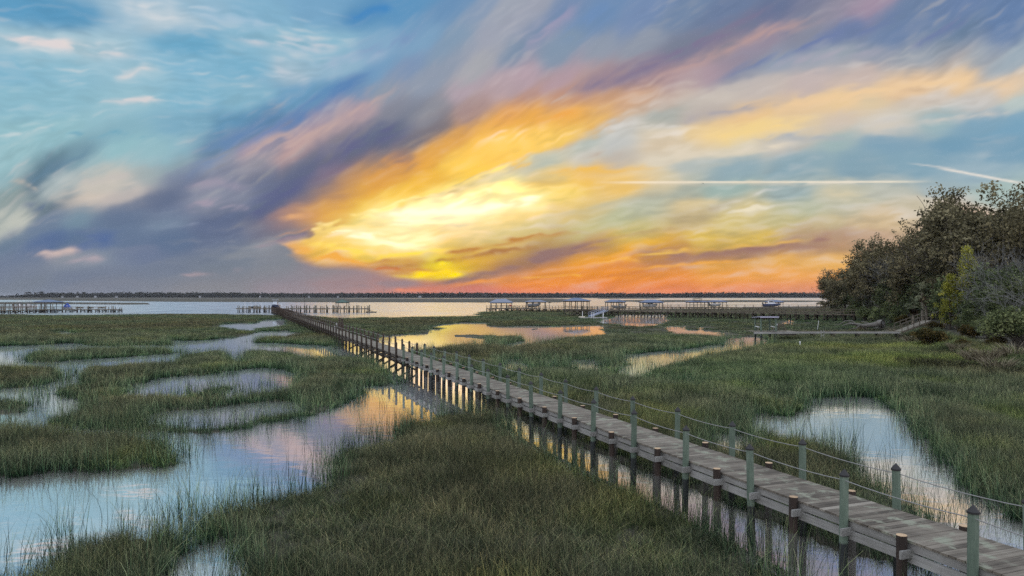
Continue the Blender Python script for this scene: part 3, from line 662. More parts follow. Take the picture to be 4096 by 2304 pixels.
def build_ground():
    az = np.concatenate([np.linspace(-180, -50, 24)[:-1], np.linspace(-50, 50, 501)[:-1], np.linspace(50, 180, 24)[:-1]])
    rad = np.concatenate([np.exp(np.linspace(math.log(2.0), math.log(700.0), 330))[:-1], np.exp(np.linspace(math.log(700.0), math.log(4500), 190))[:-1],
                          np.exp(np.linspace(math.log(4500), math.log(85000), 24))])
    A, RR = np.meshgrid(np.radians(az), rad)
    X, Y = np.sin(A) * RR, np.cos(A) * RR
    w = smooth_look(WMASK, X, Y, 0.35, 0.0, 8, 1.7)
    wf = look(WMASK, X, Y, 0.0)
    far = RR > 330
    w = np.where(far, wf, w)
    Z = 0.06 - 0.55 * np.clip(w * 1.6 - .25, 0, 1)
    Z = np.where(far & (w < .5), 0.75 + 0.35 * vnoise(X / 40, Y / 90, 2), Z)
    Z = np.where((RR > 4400), 1.0, Z)
    Z = Z + bank_height(X, Y) * np.where(w > .5, .2, 1)
    Z = Z + np.where(w < .4, .10 * (fbm(X / 5, Y / 5, 21, 3) - .5), 0)
    n, k = A.shape
    v = np.concatenate([np.stack([X, Y, Z], -1).reshape(-1, 3), [[0, 0, 0.05]]])
    idx = np.arange(n * k).reshape(n, k); nx = np.roll(idx, -1, 1)
    q = np.stack([idx[:-1], nx[:-1], nx[1:], idx[1:]], -1).reshape(-1, 4)[:, ::-1]
    tri = np.stack([idx[0], nx[0], np.full(k, n * k), np.full(k, n * k)], -1)
    me = mesh_np('ground', v, q)
    for p in me.polygons: pass
    me.polygons.foreach_set('use_smooth', np.ones(len(me.polygons), bool))
    struct('ground', me, mat_mud())
    L = 88000.0
    me = bpy.data.meshes.new('water')
    me.from_pydata([(-L, -L, 0), (L, -L, 0), (L, L, 0), (-L, L, 0)], [], [(0, 1, 2, 3)])
    struct('water', me, mat_water())
build_ground()

# ---------------------------------------------------------------- marsh grass
def mat_grass(name, base, mid, tip, dry):
    """Spartina blades: green lower leaves, straw and brown seed tips; each clump its own tint."""
    m, t = new_mat(name)
    a = t.add('ShaderNodeAttribute', attribute_name='along').outputs['Fac']
    s = t.add('ShaderNodeAttribute', attribute_name='shade').outputs['Fac']
    tint = t.add('ShaderNodeAttribute', attribute_name='tint', attribute_type='INSTANCER').outputs['Fac']
    c = t.ramp(a, [(0.0, tuple(v * .35 for v in base)), (0.3, base), (0.6, mid), (1.0, tip)])  # darkened blade feet paint the shaded gaps between stems into the colour
    # single blades: old dark ones, green ones, bleached straw ones
    blade = t.ramp(s, [(0.0, (.16, .19, .18)), (.35, (.42, .47, .44)), (.62, (.95, 1.02, .90)), (.84, (1.75, 1.85, 1.35)), (1.0, (3.0, 3.0, 2.4))])
    c = t.mix(1.0, c, blade, 'MULTIPLY')
    brown = t.mix(1.0, c, (1.02, .80, .78, 1), 'MULTIPLY')
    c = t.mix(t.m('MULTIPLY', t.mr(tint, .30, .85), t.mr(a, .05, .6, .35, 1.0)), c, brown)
    c = t.mix(t.mr(tint, .34, 0.0), c, t.mix(1.0, c, (.86, 1.0, .84, 1), 'MULTIPLY'))
    gp = t.add('ShaderNodeNewGeometry').outputs['Position']
    pn = t.ramp(t.noise(gp, .38, 4, .62), [(.30, (.42, .48, .48)), (.5, (.84, .90, .89)), (.68, (1.30, 1.30, 1.18))])
    c = t.mix(1.0, c, pn, 'MULTIPLY')
    yel = t.add('ShaderNodeAttribute', attribute_name='lush', attribute_type='INSTANCER').outputs['Fac']
    c = t.mix(yel, c, t.mix(1.0, c, (1.55, 1.6, .75, 1), 'MULTIPLY'))
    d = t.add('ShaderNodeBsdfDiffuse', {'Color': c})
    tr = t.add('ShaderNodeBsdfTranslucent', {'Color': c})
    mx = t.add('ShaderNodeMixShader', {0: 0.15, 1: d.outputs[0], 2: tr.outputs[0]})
    finish(t, mx.outputs[0]); return m

def tuft_mesh(name, rng, n, spread, hmin, hmax, width, lean, mat, segs=3):
    V, Q, AL, SH = [], [], [], []
    for b in range(n):
        r = spread * math.sqrt(rng.random()); a0 = rng.random() * 6.283
        x, y = r * math.cos(a0), r * math.sin(a0)
        h = hmin + (hmax - hmin) * rng.random()
        az = rng.random() * 6.283; ln = lean * (rng.random() ** 1.5) * h
        dirx, diry = math.cos(az), math.sin(az)
        fa = rng.random() * 3.1416
        wx, wy = math.cos(fa) * width / 2, math.sin(fa) * width / 2
        sh = rng.random(); droop = rng.random() ** 3 * .5
        i0 = len(V)
        for k in range(segs + 1):
            t = k / segs
            bend = t * t
            zz = h * (t - droop * bend * .5 * lean * 2)
            ww = 1.0 - t * .82
            px, py = x + dirx * ln * bend, y + diry * ln * bend
            V.append((px - wx * ww, py - wy * ww, zz)); V.append((px + wx * ww, py + wy * ww, zz))
            AL += [t, t]; SH += [sh, sh]
        for k in range(segs):
            i = i0 + 2 * k
            Q.append((i, i + 1, i + 3, i + 2))
    me = mesh_np(name, V, Q)
    for nm, dat in (('along', AL), ('shade', SH)):
        at_ = me.attributes.new(nm, 'FLOAT', 'POINT'); at_.data.foreach_set('value', np.array(dat, np.float32))
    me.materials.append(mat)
    return me

def scatter_object(name, label, protos, pts, var, rotz, tilt, scl, tint, lush=None):
    """One stuff object: clump meshes set on points by geometry nodes."""
    coll = bpy.data.collections.new(name + '_clumps')
    for i, me in enumerate(protos):
        coll.objects.link(bpy.data.objects.new('%s_clump_%02d' % (name, i), me))
    me = bpy.data.meshes.new(name)
    me.vertices.add(len(pts)); me.vertices.foreach_set('co', np.asarray(pts, np.float32).ravel())
    def attr(nm, typ, key, arr):
        a = me.attributes.new(nm, typ, 'POINT'); a.data.foreach_set(key, np.ascontiguousarray(arr).ravel())
    attr('var', 'INT', 'value', var.astype(np.int32))
    rot = np.stack([tilt * np.cos(rotz * 3), tilt * np.sin(rotz * 3), rotz], -1).astype(np.float32)
    attr('rot', 'FLOAT_VECTOR', 'vector', rot)
    attr('scl', 'FLOAT_VECTOR', 'vector', scl.astype(np.float32))
    attr('tint', 'FLOAT', 'value', tint.astype(np.float32))
    attr('lush', 'FLOAT', 'value', (tint * 0 if lush is None else lush).astype(np.float32))
    o = bpy.data.objects.new(name, me); COL.objects.link(o)
    o['kind'] = 'stuff'; o['label'] = label; o['category'] = 'grass'
    ng = bpy.data.node_groups.new(name + '_scatter', 'GeometryNodeTree')
    ng.interface.new_socket('Geometry', in_out='INPUT', socket_type='NodeSocketGeometry')
    ng.interface.new_socket('Geometry', in_out='OUTPUT', socket_type='NodeSocketGeometry')
    N = ng.nodes; Lk = ng.links
    gi = N.new('NodeGroupInput'); go = N.new('NodeGroupOutput')
    ci = N.new('GeometryNodeCollectionInfo'); ci.inputs['Collection'].default_value = coll
    ci.inputs['Separate Children'].default_value = True; ci.inputs['Reset Children'].default_value = True
    ip = N.new('GeometryNodeInstanceOnPoints'); ip.inputs['Pick Instance'].default_value = True
    def na(nm, typ):
        n = N.new('GeometryNodeInputNamedAttribute'); n.data_type = typ; n.inputs['Name'].default_value = nm
        return n.outputs['Attribute']
    Lk.new(gi.outputs[0], ip.inputs['Points']); Lk.new(ci.outputs[0], ip.inputs['Instance'])
    Lk.new(na('var', 'INT'), ip.inputs['Instance Index'])
    er = N.new('FunctionNodeEulerToRotation')
    Lk.new(na('rot', 'FLOAT_VECTOR'), er.inputs[0]); Lk.new(er.outputs[0], ip.inputs['Rotation'])
    Lk.new(na('scl', 'FLOAT_VECTOR'), ip.inputs['Scale'])
    Lk.new(ip.outputs[0], go.inputs[0])
    md = o.modifiers.new('scatter', 'NODES'); md.node_group = ng
    return o

def sample_wedge(n, y0, y1, rng, half=0.80, extra=3.0):
    """Points spread evenly over the ground seen between depths y0 and y1."""
    Y = np.sqrt(y0 * y0 + rng.random(n) * (y1 * y1 - y0 * y0))
    X = (rng.random(n) * 2 - 1) * (half * Y + extra)
    return X, Y

def keep_out(X, Y):
    """No grass growing up through the boardwalk deck."""
    dx, dy = X - 6.99, Y - 14.07
    lat = dx * .9352 + dy * .3542
    return np.abs(lat) < 0.80

def build_grass():
    rng = np.random.default_rng(5)
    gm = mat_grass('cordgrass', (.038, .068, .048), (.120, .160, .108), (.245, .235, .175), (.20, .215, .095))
    near = [tuft_mesh('near_tuft', rng, 46, .27, .34, .95, .0095, .62, gm, 3) for _ in range(9)]
    mid = [tuft_mesh('mid_tuft', rng, 64, .46, .38, .97, .017, .62, gm, 3) for _ in range(7)]
    far = [tuft_mesh('far_tuft', rng, 90, .95, .45, 1.0, .038, .7, gm, 2) for _ in range(5)]
    sparse = [tuft_mesh('edge_stems', rng, 7, .30, .75, 1.35, .012, .55, gm, 4) for _ in range(5)]
    sparse_m = [tuft_mesh('edge_stems_far', rng, 8, .45, .70, 1.25, .022, .5, gm, 3) for _ in range(4)]
    zones = [(7.5, 34, 24000, near, sparse, 0.30, 3.5), (34, 95, 66000, mid, sparse_m, 0.45, 4.0), (95, 340, 95000, far, None, 0.9, 6.0)]
    for zi, (y0, y1, n, protos, edge, er_, ex) in enumerate(zones):
        X, Y = sample_wedge(n, y0, y1, rng, 0.80, ex)
        w = smooth_look(WMASK, X, Y, er_ * 1.4, 0.0, 10, 1.7)
        w0 = look(WMASK, X, Y, 0.0)
        b = smooth_look(BMASK, X, Y, 3.0, 0.0)
        ko = keep_out(X, Y) & (Y < 60)
        wl = smooth_look(WMASK, X, Y, er_ * 4.5, 0.0, 10) * .5 + smooth_look(WMASK, X, Y, er_ * 9, 0.0, 12) * .5
        low = fbm(X / 7, Y / 7, 3, 3); pat = fbm(X / 16, Y / 16, 13, 4); fine = vnoise(X / 1.6, Y / 1.6, 17)
        keep = (rng.random(n) > np.clip((w - .08) / .38, 0, 1)) & (~ko | (rng.random(n) < .25)) & ((b < .75) | ((b < .98) & (rng.random(n) < .8)))
        hs = (.52 + .40 * low + .12 * fine) * np.clip(1.08 - .9 * wl - .25 * w, .36, 1.08) * np.where(ko, .45, 1.0)
        hs = hs * np.where(b > .15, .7, 1.0) * (.62 if zi == 2 else 1.0)
        hs = hs * np.where((zi == 2) & (X > 14) & (Y < 222), .62, 1.0)
        # hollows and laid-over patches break the stand
        hs = hs * np.clip(.55 + 1.1 * vnoise(X / 2.7, Y / 2.7, 61), .6, 1.2)
        # browner, drier stands stand on the higher marsh; greener along the creeks
        tint = np.clip(.10 + 1.15 * (pat - .22) - .5 * np.clip(w * 3, 0, 1) + .28 * (rng.random(n) - .5) + (0.10 if zi == 2 else 0), 0, 1)
        lush = np.clip((fbm(X / 3.2, Y / 3.2, 41, 2) - .58) * 4, 0, 1) * (.55 if zi == 0 else .35)
        if zi == 1:
            lush = np.maximum(lush, .9 * np.exp(-((X - 31) / 9) ** 2 - ((Y - 58) / 6) ** 2)); lush = np.maximum(lush, .9 * np.exp(-((X - 36) / 10) ** 2 - ((Y - 72) / 5) ** 2))
            tint = np.clip(tint - .2 * np.exp(-((X - 30) / 18) ** 2 - ((Y - 55) / 16) ** 2), 0, 1)
        k = np.nonzero(keep)[0]
        wid = .85 + .4 * rng.random(len(k))
        scl = np.stack([wid, wid, hs[k] * (.85 + .3 * rng.random(len(k)))], -1)
        z = bank_height(X[k], Y[k])
        scatter_object('marsh_grass' if zi == 0 else ('marsh_grass_beyond' if zi == 1 else 'far_marsh_grass'),
                       ('dense grey-green cordgrass of the near marsh', 'brown-tipped cordgrass islands between the tidal pools', 'dull brown marsh grass along the river edge')[zi],
                       protos, np.stack([X[k], Y[k], z - .03], -1), rng.integers(0, len(protos), len(k)), rng.random(len(k)) * 6.283,
                       rng.random(len(k)) * .16, scl, tint[k], lush[k])
        if edge is not None:
            n2 = n // 2 * 3 if zi == 0 else n
            X, Y = sample_wedge(n2, y0, y1, rng, 0.80, ex)
            w = smooth_look(WMASK, X, Y, er_ * 2.4, 0.0, 10, 1.2); w5 = smooth_look(WMASK, X, Y, er_ * 5.5, 0.0, 12, 1.7)
            spot = vnoise(X / 1.4, Y / 1.4, 88) > .80
            k = np.nonzero((((w > .18) & (w < .80) & (rng.random(n2) < .42 * np.clip((.85 - w) / .5, 0, 1))) | ((w5 > .3) & (w5 < .93) & (rng.random(n2) < np.where(spot, .24, .02)))) & ~(keep_out(X, Y) & (Y < 60)))[0]
            hsc = .62 + .55 * rng.random(len(k))
            scatter_object('creek_edge_grass' if zi == 0 else 'creek_edge_grass_beyond',
                           ('tall thin cordgrass stems standing in the near creek edges', 'thin stems standing in water around the marsh islands')[zi],
                           edge, np.stack([X[k], Y[k], np.full(len(k), -.05)], -1), rng.integers(0, len(edge), len(k)), rng.random(len(k)) * 6.283,
                           rng.random(len(k)) * .22, np.stack([np.ones(len(k)), np.ones(len(k)), hsc], -1), np.clip(.1 + .5 * rng.random(len(k)), 0, 1))
build_grass()
# ---------------------------------------------------------------- mesh pieces
class MB:
    def __init__(self):
        self.v = []; self.f = []; self.t = []; self.smooth = []
    def _add(self, vs, fs, tone=0.5, smooth=False):
        o = len(self.v); self.v += [tuple(p) for p in vs]; self.t += [tone] * len(vs)
        for f in fs:
            self.f.append(tuple(i + o for i in f)); self.smooth.append(smooth)
    def box(self, c, s, tone=0.5, rz=0.0, M=None):
        hx, hy, hz = s[0] / 2, s[1] / 2, s[2] / 2
        pts = [Vector((x * hx, y * hy, z * hz)) for z in (-1, 1) for y in (-1, 1) for x in (-1, 1)]
        if rz: M = Matrix.Rotation(rz, 3, 'Z')
        if M is not None: pts = [M @ p for p in pts]
        c = Vector(c)
        self._add([p + c for p in pts], [(0, 2, 3, 1), (4, 5, 7, 6), (0, 1, 5, 4), (2, 6, 7, 3), (0, 4, 6, 2), (1, 3, 7, 5)], tone)
    def beam(self, a, b, w, h, tone=0.5):
        a, b = Vector(a), Vector(b); d = b - a; L = d.length; x = d.normalized()
        up = Vector((0, 0, 1)) if abs(x.z) < .98 else Vector((0, 1, 0))
        y = up.cross(x).normalized(); z = x.cross(y)
        M = Matrix((x, y, z)).transposed()
        self.box((a + b) / 2, (L, w, h), tone, 0, M)
    def cyl(self, a, b, r0, r1=None, n=10, tone=0.5, top=True, jitter=0.0):
        r1 = r0 if r1 is None else r1
        a, b = Vector(a), Vector(b); x = (b - a).normalized()
        up = Vector((0, 0, 1)) if abs(x.z) < .95 else Vector((1, 0, 0))
        u = x.cross(up).normalized(); w = x.cross(u)
        vs = []
        for p, r in ((a, r0), (b, r1)):
            for k in range(n):
                q = 2 * math.pi * k / n; rr = r * (1 + jitter * math.sin(q * 3 + p.z))
                vs.append(p + u * (rr * math.cos(q)) + w * (rr * math.sin(q)))
        self._add(vs, [(k, k + n, (k + 1) % n + n, (k + 1) % n) for k in range(n)], tone, True)
        if top: self._add([vs[n + k] for k in range(n)], [tuple(range(n))[::-1]], tone)
    def tube(self, pts, rads, n=6, tone=0.5):
        pts = [Vector(p) for p in pts]; ring = []
        for i, p in enumerate(pts):
            d = (pts[min(i + 1, len(pts) - 1)] - pts[max(i - 1, 0)])
            if d.length < 1e-6: d = Vector((0, 0, 1))
            d.normalize()
            up = Vector((0, 0, 1)) if abs(d.z) < .9 else Vector((1, 0, 0))
            u = d.cross(up).normalized(); w = d.cross(u)
            r = rads[i] if hasattr(rads, '__len__') else rads
            ring.append([p + u * (r * math.cos(6.2832 * k / n)) + w * (r * math.sin(6.2832 * k / n)) for k in range(n)])
        vs = [q for rg in ring for q in rg]; fs = []
        for i in range(len(pts) - 1):
            for k in range(n):
                fs.append((i * n + k, (i + 1) * n + k, (i + 1) * n + (k + 1) % n, i * n + (k + 1) % n))
        self._add(vs, fs, tone, True)
    def poly(self, pts, tone=0.5):
        self._add(pts, [tuple(range(len(pts)))], tone)
    def build(self, name, mat, parent=None, loc=None):
        me = bpy.data.meshes.new(name)
        me.from_pydata(self.v, [], self.f)
        me.polygons.foreach_set('use_smooth', self.smooth)
        a = me.attributes.new('tone', 'FLOAT', 'POINT'); a.data.foreach_set('value', self.t)
        me.materials.append(mat); me.update()
        o = bpy.data.objects.new(name, me); COL.objects.link(o)
        if parent is not None: o.parent = parent
        if loc is not None: o.location = loc
        return o
def tag(o, label, cat, group=None):
    o['label'] = label; o['category'] = cat
    if group: o['group'] = group
    return o
def thing(name, label, cat, loc=(0, 0, 0), rz=0.0, group=None):
    o = bpy.data.objects.new(name, None); COL.objects.link(o)
    o.location = loc; o.rotation_euler = (0, 0, rz); o.empty_display_size = .2
    return tag(o, label, cat, group)
def dup(o, parent, loc=None, rz=None):
    c = o.copy(); COL.objects.link(c); c.parent = parent
    if loc is not None: c.location = loc
    if rz is not None: c.rotation_euler = (0, 0, rz)
    for ch in list(o.children):
        d = ch.copy(); COL.objects.link(d); d.parent = c
    return c
def dup_thing(o, loc, rz, label, group=None, scale=None):
    c = dup_tree(o, None); c.location = loc; c.rotation_euler = (0, 0, rz)
    c['label'] = label
    if scale is not None: c.scale = scale if hasattr(scale, '__len__') else (scale,) * 3
    if group: c['group'] = group
    return c
def dup_tree(o, parent):
    c = o.copy(); COL.objects.link(c); c.parent = parent
    for ch in list(o.children): dup_tree(ch, c)
    return c

# ---------------------------------------------------------------- materials
def mat_wood(name, dark, mid, light, axis='x', scale=1.0, stain=None, stain_col=(.02, .02, .02), rough=.85, patch=None):
    m, t = new_mat(name)
    oc = t.add('ShaderNodeTexCoord').outputs['Object']
    x, y, z = t.sep(oc)
    k = dict(x=(1.2, 26, 26), y=(26, 1.2, 26), z=(18, 18, 1.4))[axis]
    vec = t.xyz(t.m('MULTIPLY', x, k[0] * scale), t.m('MULTIPLY', y, k[1] * scale), t.m('MULTIPLY', z, k[2] * scale))
    g = t.noise(vec, 1.0, 5, .65)
    big = t.noise(oc, 1.1, 4, .6)
    tone = t.add('ShaderNodeAttribute', attribute_name='tone').outputs['Fac']
    oi = t.m('MULTIPLY', t.m('SUBTRACT', t.add('ShaderNodeObjectInfo').outputs['Random'], .5), .26)
    g = t.m('ADD', g, oi)
    f = t.m('ADD', t.m('MULTIPLY', g, .55), t.m('ADD', t.m('MULTIPLY', tone, .35), t.m('MULTIPLY', t.m('SUBTRACT', big, .5), .5)))
    c = t.ramp(f, [(.22, dark), (.47, mid), (.75, light)])
    if patch is not None:
        c = t.mix(t.mr(t.noise(oc, 2.3, 4, .65), .52, .66), c, patch + (1,))
    if stain is not None:
        pz = t.sep(t.add('ShaderNodeNewGeometry').outputs['Position'])[2]
        e = t.m('ADD', pz, t.m('MULTIPLY', t.m('SUBTRACT', big, .5), .12))
        c = t.mix(t.mr(e, stain + .03, stain - .03), c, stain_col + (1,))
    b = t.add('ShaderNodeBsdfPrincipled', {'Base Color': c, 'Roughness': rough})
    bm = t.add('ShaderNodeBump', {'Strength': .35, 'Distance': .01, 'Height': g})
    t.l.new(bm.outputs[0], b.inputs['Normal'])
    finish(t, b.outputs[0]); return m
def mat_plain(name, col, rough=.5, metal=0.0, var=.15, scale=3.0):
    m, t = new_mat(name)
    oc = t.add('ShaderNodeTexCoord').outputs['Object']
    n = t.noise(oc, scale, 4, .6)
    c = t.ramp(n, [(.3, tuple(v * (1 - var) for v in col)), (.7, tuple(min(1, v * (1 + var)) for v in col))])
    b = t.add('ShaderNodeBsdfPrincipled', {'Base Color': c, 'Roughness': rough, 'Metallic': metal})
    finish(t, b.outputs[0]); return m
M = {}
M['deck'] = mat_wood('weathered_deck_boards', (.058, .048, .037), (.185, .160, .128), (.36, .33, .28), 'y', 1.0, patch=(.24, .25, .19))
M['beam'] = mat_wood('weathered_beam', (.12, .115, .105), (.27, .265, .25), (.42, .42, .405), 'x', .8)
M['post'] = mat_wood('green_treated_post', (.05, .075, .055), (.12, .165, .125), (.235, .285, .23), 'z', 1.0, .88, (.022, .026, .026))
M['piling'] = mat_wood('rusty_brown_piling', (.016, .012, .010), (.038, .025, .019), (.080, .050, .036), 'z', .8, .66, (.085, .08, .072))
M['end'] = mat_wood('cut_timber_end', (.30, .20, .12), (.52, .37, .23), (.62, .48, .32), 'x', .5)
M['cap'] = mat_plain('black_post_cap', (.018, .017, .018), .6)
M['rope'] = mat_plain('pale_rope', (.25, .25, .245), .8, 0, .12, 30)
M['oldpost'] = mat_wood('dark_old_post', (.018, .012, .009), (.050, .034, .024), (.10, .075, .055), 'z', .8, .5, (.016, .015, .014))
M['oldbeam'] = mat_wood('dark_old_beam', (.03, .025, .02), (.085, .072, .058), (.17, .15, .125), 'x', .8)
M['oldrail'] = mat_wood('red_brown_rail', (.03, .016, .012), (.08, .045, .034), (.14, .085, .06), 'x', .8)
M['timber'] = mat_wood('tan_dock_timber', (.055, .045, .032), (.13, .11, .08), (.235, .205, .155), 'x', .6)
M['timberpost'] = mat_wood('tan_dock_piling', (.06, .055, .04), (.14, .13, .095), (.23, .215, .165), 'z', .6, .9, (.022, .020, .018))
M['roofblue'] = mat_plain('blue_metal_roof', (.10, .14, .235), .38, .15, .12, .6)
M['roofgrey'] = mat_plain('grey_metal_roof', (.16, .185, .25), .42, .2, .15, .6)
M['roofgreen'] = mat_plain('green_metal_roof', (.022, .07, .055), .45, .1, .15, .6)
M['rooftan'] = mat_plain('tan_shingle_roof', (.26, .21, .14), .8, 0, .25, 4)
M['rooflilac'] = mat_plain('pale_lilac_roof_sheet', (.38, .37, .48), .35, .2, .1, 2)
M['white'] = mat_plain('white_gelcoat', (.74, .75, .77), .25, 0, .06)
M['slate'] = mat_plain('slate_blue_hull', (.10, .14, .27), .3, 0, .12)
M['navy'] = mat_plain('navy_hull_paint', (.025, .035, .085), .2, 0, .15)
M['greyhull'] = mat_plain('pale_grey_hull', (.42, .45, .50), .3, 0, .1)
M['cream'] = mat_plain('cream_canvas', (.62, .56, .44), .8, 0, .1)
M['bluecan'] = mat_plain('blue_canvas', (.035, .085, .40), .7, 0, .15)
M['red'] = mat_plain('red_paint', (.40, .045, .035), .5, 0, .2)
M['glass'] = mat_plain('tinted_glass', (.02, .025, .03), .06, 0, .1)
M['alu'] = mat_plain('blue_grey_aluminium', (.30, .35, .46), .4, .35, .1)
M['float'] = mat_plain('pale_float_plastic', (.33, .33, .33), .6, 0, .15)
M['pipe'] = mat_plain('white_pipe', (.78, .80, .82), .35, 0, .05)
M['black'] = mat_plain('black_plastic', (.02, .02, .022), .4, 0, .2)
M['dull'] = mat_plain('dull_grey_metal', (.20, .20, .20), .5, .3, .2)

# ---------------------------------------------------------------- the long boardwalk
DIRX, DIRY = -.3542, .9352
C0 = Vector((6.99, 14.07, 0)); RZ = math.atan2(DIRY, DIRX)
def boardwalk_near():
    T = thing('boardwalk', 'weathered grey boardwalk with rope strung between green capped posts', 'boardwalk', C0, RZ)
    s0, s1 = -10.4, 39.55
    rg = random.Random(4)
    d = MB(); s = s0
    while s < s1 - .05:
        w = .138
        L = 1.36 + rg.uniform(-.012, .012)
        tone = rg.choice([.25, .4, .5, .55, .65, .8]) + rg.uniform(-.08, .08)
        if rg.random() < .025: tone = 1.15
        d.box((s + w / 2, rg.uniform(-.006, .006), 1.32 + rg.uniform(-.002, .003)), (w, L, .038), tone)
        s += w + (.009 if rg.random() < .93 else .022)
    d.build('deck', M['deck'], T)
    for sd in (1, -1):
        for (zc, h, yy) in ((1.222, .152, .625), (1.035, .165, .655)):
            b = MB(); x = s0
            while x < s1 - .1:
                L = min(2.59 * 2, s1 - x)
                b.box((x + L / 2, sd * yy, zc + rg.uniform(-.004, .004)), (L - .012, .045, h), rg.uniform(.3, .8)); x += L
            b.build('stringer', M['beam'], T)
    # one of each, then copies
    p = MB(); p.cyl((0, 0, -.7), (0, 0, 2.14), .083, .079, 14, .5)
    post = p.build('post', M['post'], T)
    c = MB(); c.cyl((0, 0, 2.125), (0, 0, 2.155), .093, .093, 14, top=False); c.cyl((0, 0, 2.155), (0, 0, 2.262), .093, .006, 14)
    cap = c.build('cap', M['cap'], post)
    q = MB(); q.cyl((0, 0, -.7), (0, 0, 1.42), .092, .088, 14, .5, False)
    pil = q.build('piling', M['piling'], T)
    e = MB(); e.cyl((0, 0, 1.418), (0, 0, 1.424), .0885, .0885, 14); end = e.build('cut_end', M['end'], pil)
    x = MB(); x.box((0, 0, 1.13), (.045, 1.86, .14), .55)
    beam = x.build('cross_beam', M['beam'], T)
    first = True; firstp = True
    tops = {1: [], -1: []}
    for k in range(-4, 16):
        sk = 2.59 * k
        for sd in (1, -1):
            loc = (sk + (0.13 if sd < 0 else 0) + rg.uniform(-.02, .02), sd * .765, rg.uniform(-.03, .03))
            if first: post.location = loc; o = post; first = False
            else: o = dup(post, T, loc)
            o.rotation_euler = (rg.uniform(-.02, .02), rg.uniform(-.02, .02), rg.uniform(0, 6))
            tops[sd].append((loc[0], loc[1], 2.06 + loc[2]))
            loc = (sk + 1.295 + rg.uniform(-.05, .05), sd * .775, rg.uniform(-.04, .03))
            if k < 15:
                if firstp: pil.location = loc; o = pil; firstp = False
                else: o = dup(pil, T, loc)
                o.rotation_euler = (rg.uniform(-.015, .015), rg.uniform(-.015, .015), rg.uniform(0, 6))
        if k == -4: beam.location = (sk - .115, 0, 0)
        else: dup(beam, T, (sk - .115, 0, rg.uniform(-.01, .01)))
        dup(beam, T, (sk + 1.295 - .125, 0, rg.uniform(-.01, .01)))
    for sd in (1, -1):
        r = MB(); pts = []
        for a, b in zip(tops[sd][:-1], tops[sd][1:]):
            for i in range(6):
                t = i / 6; sag = -.045 * 4 * t * (1 - t)
                pts.append((a[0] + (b[0] - a[0]) * t, a[1] + (b[1] - a[1]) * t, a[2] + (b[2] - a[2]) * t + sag))
        pts.append(tops[sd][-1])
        r.tube(pts, .0095, 6); r.build('rope', M['rope'], T)
    return T
def boardwalk_far():
    T = thing('boardwalk', 'dark brown older boardwalk running far out to the boat landing', 'boardwalk', C0 + Vector((DIRX, DIRY, 0)) * 40.0, RZ)
    LEN = 204.0
    rg = random.Random(9)
    d = MB(); s = -.4
    while s < LEN:
        w = .145 if s < 60 else .30
        d.box((s + w / 2, rg.uniform(-.01, .01), 1.30), (w, 1.40, .04), rg.uniform(.2, .7)); s += w + .012
    d.build('deck', M['deck'], T)
    for sd in (1, -1):
        b = MB(); b.box((LEN / 2, sd * .645, 1.19), (LEN, .05, .17), .5); b.build('stringer', M['oldbeam'], T)
        b = MB(); b.box((LEN / 2, sd * .67, .93), (LEN, .05, .15), .4); b.build('stringer', M['oldbeam'], T)
    p = MB(); p.cyl((0, 0, -.8), (0, 0, 2.12), .088, .084, 10)
    post = p.build('post', M['oldpost'], T)
    c = MB(); c.cyl((0, 0, 2.11), (0, 0, 2.24), .092, .01, 10); c.build('cap', M['oldpost'], post)
    bm = MB(); bm.box((0, 0, 1.05), (.09, 1.9, .16), .5); beam = bm.build('cross_beam', M['oldbeam'], T)
    xb = MB(); xb.beam((0, -.75, .15), (0, .75, 1.0), .05, .13); xb.beam((.06, .75, .15), (.06, -.75, 1.0), .05, .13)
    brace = xb.build('cross_brace', M['oldpost'], T)
    rest = MB(); tops = {1: [], -1: []}; n = 0; first = True
    k = 0
    while 1.2 + 2.6 * k < LEN:
        sk = 1.2 + 2.6 * k
        for sd in (1, -1):
            loc = (sk + rg.uniform(-.1, .1), sd * .77, rg.uniform(-.06, .06))
            tops[sd].append((loc[0], loc[1], 2.02 + loc[2]))
            if first: post.location = loc; first = False; n += 1
            elif n < 100: dup(post, T, loc, rg.uniform(0, 6)); n += 1
            else: rest.cyl((loc[0], loc[1], -.8), (loc[0], loc[1], 2.15 + loc[2]), .09, .085, 7)
        if k == 0: beam.location = (sk - .15, 0, 0); brace.location = (sk + .1, 0, 0)
        elif k < 50:
            dup(beam, T, (sk - .15, 0, 0))
            if k in (1, 2, 3, 5, 6, 9, 14, 20): dup(brace, T, (sk + .1, 0, 0))
        k += 1
    o = rest.build('post', M['oldpost'], T); o['kind'] = 'stuff'
    for sd in (1, -1):
        near = [p for p in tops[sd] if p[0] < 128]
        r = MB(); r.tube(near, .016, 5); r.build('rope', M['rope'], T)
        r = MB()
        for zz in (1.98, 1.62): r.box((128 + (LEN - 128) / 2, sd * .70, zz), (LEN - 128, .05, .14), .5)
        r.build('railing', M['oldrail'], T)
        r = MB(); x = 150.0
        while x < LEN: r.box((x, sd * .69, 1.65), (.14, .03, .66), rg.uniform(.2, .8)); x += .24
        r.build('picket_screen', M['oldrail'], T)
    return T
boardwalk_near(); boardwalk_far()

